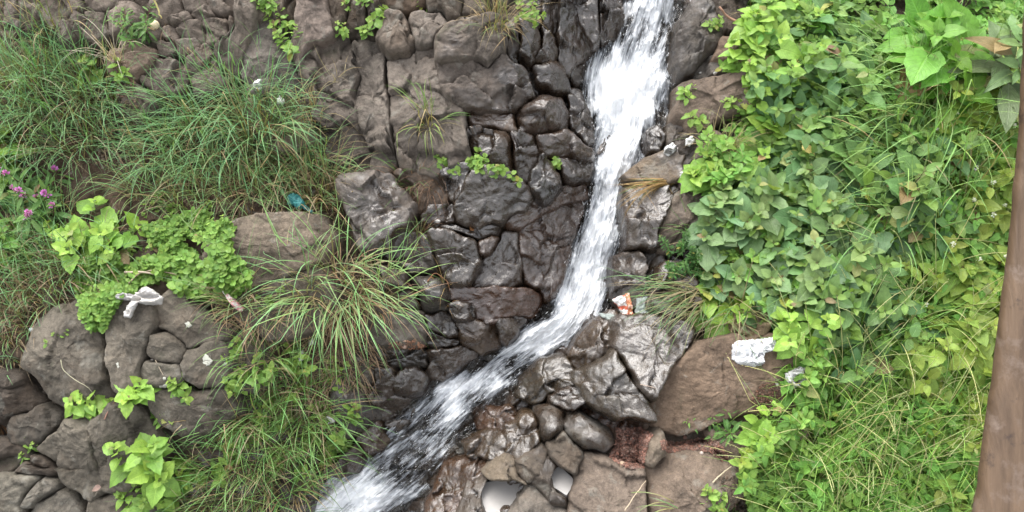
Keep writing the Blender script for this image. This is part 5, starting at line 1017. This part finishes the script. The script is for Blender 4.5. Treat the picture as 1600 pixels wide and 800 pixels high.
for pts, lb in (([(400,138),(405,130),(412,128),(414,140),(408,148),(402,146)], 'black and white plastic scrap deep in the upper left grass'), ([(437,160),(442,155),(449,161),(446,168),(438,168)], 'cream scrap between the grass and the rock wall'), ([(507,653),(515,649),(527,652),(526,660),(512,662)], 'white scrap in the grass by the dark grey boulder'), ([(470,552),(477,547),(479,562),(472,566)], 'tiny white scrap in the dead grass'), ([(485,532),(494,528),(495,538),(487,542)], 'dirty white scrap above the tiny one in dead grass')):
    scrap(pts, lb, M_FOIL if 'black' in lb else M_CARD, 'plastic_scrap', 'plastic', .008, .012, lift=.05)
for pts, lb in (([(1092,113),(1095,112),(1096,115),(1093,116)], 'left white petal on the grey ledge rock'), ([(1115,114),(1119,112),(1121,115),(1117,117)], 'right white petal on the grey ledge rock'), ([(1211,598),(1215,597),(1217,602),(1213,603)], 'white speck left of the foil packet'), ([(1228,549),(1233,548),(1234,552),(1229,552)], 'white speck right of the printed wrapper')):
    scrap(pts, lb, M_CARD, 'petal', 'petal', .004, .002)
# pebbles
def pebble(px, py, rad, label, colr, sq=.7, name='pebble'):
    r = nrng(); o0 = hit(px, py); nu, nv = 14, 9; u = np.linspace(0, 2*np.pi, nu, endpoint=False)[None]; v = np.linspace(.02, np.pi-.02, nv)[:, None]
    P = np.stack([np.cos(u)*np.sin(v), np.sin(u)*np.sin(v), np.cos(v)*sq*np.ones_like(u)], -1).reshape(-1, 3); P *= rad*(1+.12*r.normal(0, 1, (1, 3)))
    P = P*(1+.10*perlin(P[:, 0]/rad*1.5, P[:, 1]/rad*1.5+P[:, 2]/rad, SEED[0])[:, None])+np.array([0, 0, rad*sq*.6])
    me = mesh_np(name, P @ ROT.T, grid_quads(nv, nu, wrap=True), col=np.concatenate([np.tile(colr, (len(P), 1)), np.zeros((len(P), 1))], 1), mat=M_ROCK)
    return tag(link(name, me, o0), label, 'pebble')
pebble(776, 790, .018, 'round yellowish pebble in the left pale pool', (.50, .42, .24)); pebble(684, 346, .014, 'oval white pebble left of the small wet grey rock', (.45, .43, .40))
pebble(632, 541, .012, 'small pinkish pebble in the line of leaf litter', (.38, .24, .18)); pebble(1070, 683, .011, 'rust-red pebble above the right gravel', (.22, .12, .09)); pebble(1096, 708, .009, 'pale pebble among the right gravel', (.5, .42, .36))
pebble(972, 726, .016, 'pale tan stone at the lower rim of the red gravel', (.36, .27, .19)); pebble(238, 563, .008, 'little round snail-like pebble on the cracked plates', (.42, .38, .33)); pebble(50, 515, .012, 'white pebble in the crevice left of the humped boulder', (.4, .42, .43))
# white lichen patches sit on their own rocks as thin crusts
for pts, lb in (([(247,601),(255,598),(262,602),(257,606),(249,605)], 'white lichen crust at the lower rim of the cracked plate'), ([(289,505),(294,502),(300,508),(296,512),(290,511)], 'pale lichen crust on the dark smooth rock'), ([(312,556),(322,553),(332,564),(326,572),(316,568)], 'scattered cream lichen crust on the round brown rock'), ([(180,567),(184,566),(188,573),(185,575)], 'pale lichen fleck on the tall smooth boulder'), ([(254,590),(259,589),(260,594),(255,594)], 'small lichen dot on the cracked plate'), ([(347,568),(354,566),(355,570),(349,572)], 'white lichen fleck at the right edge of the lichen-crusted rock')):
    scrap(pts, lb, mat_print('lichen', (.42, .42, .36), (.2, .19, .16), 60, .5, .7, .9), 'lichen_patch', 'lichen', .001, .002, lift=.001)
# red gravel
def gravel(poly, n, seed, label, smin, smax, colr, hgt=.01):
    r = np.random.default_rng(seed); rr = random.Random(seed); xs = [p[0] for p in poly]; ys = [p[1] for p in poly]; P = []
    while len(P) < n:
        x = rr.uniform(min(xs), max(xs)); y = rr.uniform(min(ys), max(ys))
        if inpoly(x, y, poly): P.append(hit(x, y))
    P = np.array(P)+SNRM*r.uniform(0, hgt, (n, 1)); ico = np.array([[0, 0, 1], [.89, 0, .45], [.28, .85, .45], [-.72, .53, .45], [-.72, -.53, .45], [.28, -.85, .45], [.72, .53, -.45], [-.28, .85, -.45], [-.89, 0, -.45], [-.28, -.85, -.45], [.72, -.53, -.45], [0, 0, -1.]])
    T = np.array([[0,1,2],[0,2,3],[0,3,4],[0,4,5],[0,5,1],[1,6,2],[2,7,3],[3,8,4],[4,9,5],[5,10,1],[2,6,7],[3,7,8],[4,8,9],[5,9,10],[1,10,6],[6,11,7],[7,11,8],[8,11,9],[9,11,10],[10,11,6]])
    s = smin*(smax/smin)**(r.random(n)**2.5); V = P[:, None]+ico[None]*s[:, None, None]*r.uniform(.6, 1.2, (n, 12, 1))*r.uniform(.6, 1.2, (n, 1, 3))
    c = np.repeat(vary(colr, n, r, .35, .2), 12, 0)
    o = link('gravel', mesh_np('gravel', V.reshape(-1, 3), tris=(T[None]+(np.arange(n)*12)[:, None, None]).reshape(-1, 3), col=np.concatenate([c, np.full((len(c), 1), .1)], 1), mat=M_ROCK, smooth=False)); tag(o, label, None, None, 'stuff')
gravel([(962,668),(1000,668),(1020,678),(1012,690),(1008,712),(1004,730),(985,732),(962,722),(950,712),(958,700),(962,690)], 5200, 1, 'fine rust-red gravel in the hollow', .0022, .009, (.23, .125, .095), .03)
gravel([(1032,688),(1060,690),(1090,684),(1120,688),(1140,712),(1128,722),(1108,706),(1072,702),(1045,708),(1034,702)], 1500, 2, 'red gravel above the large smooth brown boulder', .0025, .009, (.22, .12, .09))
gravel([(1190,600),(1225,592),(1232,620),(1215,650),(1180,650),(1170,625)], 1100, 3, 'reddish soil crumbs below the foil packet', .002, .006, (.17, .095, .065))
gravel([(1125,745),(1180,740),(1200,790),(1190,830),(1130,830)], 900, 5, 'dark soil crumbs at the bottom edge', .002, .008, (.07, .05, .035))
gravel([(606,536),(650,531),(668,541),(660,546),(630,545),(608,544)], 240, 4, 'crumbs of leaf litter in the crack under the smooth boulder', .003, .009, (.22, .12, .075))
gravel([(180,90),(205,100),(225,190),(190,270),(150,260),(160,160)], 1300, 6, 'brown soil crumbs on the bare bank between the grasses', .003, .012, (.16, .115, .08))
# twigs and stems
def twig(pts, rad, label, colr, name='twig', cat='twig', lift=.02, lifts=None):
    r = nrng(); P = []
    for i, (x, y) in enumerate(pts): P.append(hit(x, y)+SNRM*(lifts[i] if lifts else lift))
    P = np.array(P); t = np.linspace(0, 1, len(P)); tt = np.linspace(0, 1, 14); Q = np.stack([np.interp(tt, t, P[:, k]) for k in range(3)], 1)
    k = np.array([.25, .5, .25]); Q[1:-1] = Q[:-2]*.25+Q[1:-1]*.5+Q[2:]*.25; Q += r.normal(0, rad*.25, Q.shape)
    tn = unit(np.gradient(Q, axis=0)); a = unit(np.cross(tn, np.array([.2, .5, .8]))); b = np.cross(tn, a); m = 7; an = np.linspace(0, 2*np.pi, m, endpoint=False)
    R = rad*np.linspace(1, .55, 14)[:, None, None]; V = Q[:, None]+R*(a[:, None]*np.cos(an)[None, :, None]+b[:, None]*np.sin(an)[None, :, None]); V = V.reshape(-1, 3)
    q = grid_quads(14, m, wrap=True); j = np.arange(m); V = np.vstack([V, Q[0], Q[-1]]); tr = np.vstack([np.stack([(j+1) % m, j, np.full(m, len(V)-2)], 1), np.stack([13*m+j, 13*m+(j+1) % m, np.full(m, len(V)-1)], 1)])
    o = link(name, mesh_np(name, V-P[0], q, tr, uv=np.zeros((len(V), 2)), col=np.tile(colr, (len(V), 1)), mat=M_STEM), P[0]); return tag(o, label, cat)
twig([(1180,58),(1155,48),(1135,38),(1118,22)], .010, 'reddish-brown broken branch end right of the upper waterfall', (.26, .15, .10), 'branch', 'branch', lifts=[.08, .07, .07, .09])
twig([(1064,292),(1085,284),(1105,284),(1140,272)], .006, 'pale grey stick crossing in front of the white card scraps', (.30, .26, .22), lift=.03)
twig([(975,796),(990,773),(1008,750)], .0028, 'thin straw twig on the flat pitted slab', (.42, .34, .24), lift=.03)
twig([(1112,753),(1126,740),(1141,728)], .004, 'pale reed stub on the large smooth brown boulder', (.40, .34, .24), lift=.02)
twig([(1000,601),(1012,603),(1025,607)], .0025, 'short twig across the wet blue-grey rock', (.26, .2, .16), lift=.01)
twig([(203,427),(235,428),(268,432),(290,445)], .006, 'pale dead stalk lying over the weeds above the plastic bag', (.40, .33, .25), lift=.06)
twig([(210,445),(225,430),(250,424),(285,432)], .004, 'thin dead stalk crossing the paler one', (.36, .28, .2), lift=.07)
twig([(1235,545),(1262,552),(1290,560)], .003, 'bleached stalk end right of the printed wrapper', (.45, .40, .25), lift=.03)
twig([(97,562),(98,575),(112,590),(140,605),(152,622)], .0022, 'long curved dry stem on the big humped boulder', (.34, .32, .22), lift=.01)
twig([(244,563),(250,575),(256,586)], .002, 'hair-thin straw on the cracked plates', (.4, .33, .24), lift=.008)
twig([(668,440),(680,425),(700,440),(703,455)], .003, 'thin ochre root in the crack beside the round black boulder', (.24, .12, .06), 'root', 'root', .01)
twig([(165,655),(178,630),(195,622)], .0035, 'thin brown creeping stem at the ridged boulder top', (.2, .11, .08), 'creeping_stem', 'stem', .015)
b = twig([(247,-8),(252,14),(257,34)], .006, 'yellow stalk rising from the onion-like bulb at the top left', (.55, .48, .20), 'bulb_stalk', 'stalk', lifts=[.12, .07, .04])
pebble(243, 40, .024, 'cream onion-like bulb on the pinkish-brown rock', (.62, .52, .34), .9, 'bulb')['category'] = 'bulb'
T(257, 45, 'frayed brown roots hanging from the bulb', n=60, L=.13, dead=1, spread=.02, droop=.4, up=.1, deadcol=(.17, .12, .08), name='root_tuft', cat='roots', W=.003)
def deadleaf(px, py, label, colr, sz=.05, lift=.03):
    r = nrng(); o0 = hit(px, py)+SNRM*lift; d = unit(np.array([[r.normal(), r.normal()*.5, 0]])-SNRM*0); nn = unit((SNRM+r.normal(0, .3, 3))[None]); nn = unit(nn-d*(d*nn).sum())
    v, q, u, c = leaf_mesh(np.zeros((1, 3)), d, nn, np.array([sz]), np.array([sz*.6]), 'ovate', np.array([colr]), np.array([.5]), r)
    tag(link('dead_leaf', mesh_np('dead_leaf', v, q, uv=u, col=c, mat=M_LEAF), o0), label, 'leaf')
deadleaf(208, 222, 'curled tan dead leaf on the bare bank between the grasses', (.36, .24, .14), .09); deadleaf(735, 360, 'orange dead leaf on the wet ledge below the shiny boulder', (.30, .14, .06), .05, .01); deadleaf(1262, 104, 'large curled brown leaf inside the upper right thicket', (.20, .13, .08), .14, .25)
deadleaf(1232, 245, 'yellowed dry leaf at the left edge of the thicket', (.55, .45, .15), .07, .22); deadleaf(162, 760, 'upturned pinkish-brown snail shell or leaf by the ridged boulder', (.25, .17, .14), .05, .03)
# the railing: a weathered board beside the camera
def board():
    pts = [(1612, -330), (1606, -150), (1600, 0), (1592, 200), (1573, 400), (1547, 600), (1519, 800), (1500, 930), (1470, 1120)]
    A = np.array(pts, float); t = np.linspace(0, 1, len(A)); tt = np.linspace(0, 1, 70); E = np.stack([np.interp(tt, t, A[:, k]) for k in (0, 1)], 1)
    k = np.hanning(13); k /= k.sum(); E = np.stack([np.convolve(np.pad(E[:, i], 6, mode='reflect', reflect_type='odd'), k, 'valid') for i in (0, 1)], 1)
    d = raydir(E[:, 0], E[:, 1]); W = CAM+d*.62
    cp, sp = math.cos(PITCH), math.sin(PITCH); fw = np.array([0, cp, -sp]); rt = np.array([1., 0, 0])
    sec = np.array([[0, .000], [.0015, -.006], [.006, -.011], [.014, -.014], [.09, -.016], [.10, -.010], [.12, .020], [.11, .026], [.040, .026], [.030, .018]])
    n = len(W); m = len(sec); P = W[:, None]+rt[None, None]*sec[None, :, 0, None]+fw[None, None]*sec[None, :, 1, None]
    P += (rt*.0012)[None, None]*perlin(np.arange(n)*.55, np.zeros(n), 3)[:, None, None]
    V = P.reshape(-1, 3); q = grid_quads(n, m, wrap=True); c0 = len(V); V = np.vstack([V, P[0].mean(0), P[-1].mean(0)]); j = np.arange(m)
    tr = np.vstack([np.stack([(j+1) % m, j, np.full(m, c0)], 1), np.stack([(n-1)*m+j, (n-1)*m+(j+1) % m, np.full(m, c0+1)], 1)])
    mt, nt, out = newmat('weathered_wood'); B = NB(nt); g = B.n('TexCoord'); mp = B.n('Mapping'); mp.inputs['Scale'].default_value = (120, 16, 16); B.l(g.outputs['Object'], mp.inputs['Vector'])
    n1 = B.noise(mp.outputs[0], 1.0, 6, .65, .6); n2 = B.noise(g.outputs['Object'], 38.0, 8, .72)
    c = B.mix(B.mr(n1, .35, .65), (.065, .038, .020, 1), (.125, .078, .045, 1)); c = B.mix(B.mr(n2, .55, .68), c, (.14, .10, .075, 1)); c = B.mix(B.mr(n2, .45, .36), c, (.030, .017, .012, 1))
    p = B.n('BsdfPrincipled'); B.l(c, p.inputs['Base Color']); p.inputs['Roughness'].default_value = .6
    bm = B.n('Bump'); bm.inputs['Distance'].default_value = .002; B.l(n1, bm.inputs['Height']); B.l(bm.outputs[0], p.inputs['Normal']); B.l(p.outputs[0], out.inputs[0])
    o0 = W[n//2]; tag(link('railing_board', mesh_np('railing_board', V-o0, q, tr, mat=mt), o0), 'weathered reddish-brown railing board running down the right edge, close and slightly blurred', 'railing')
board()
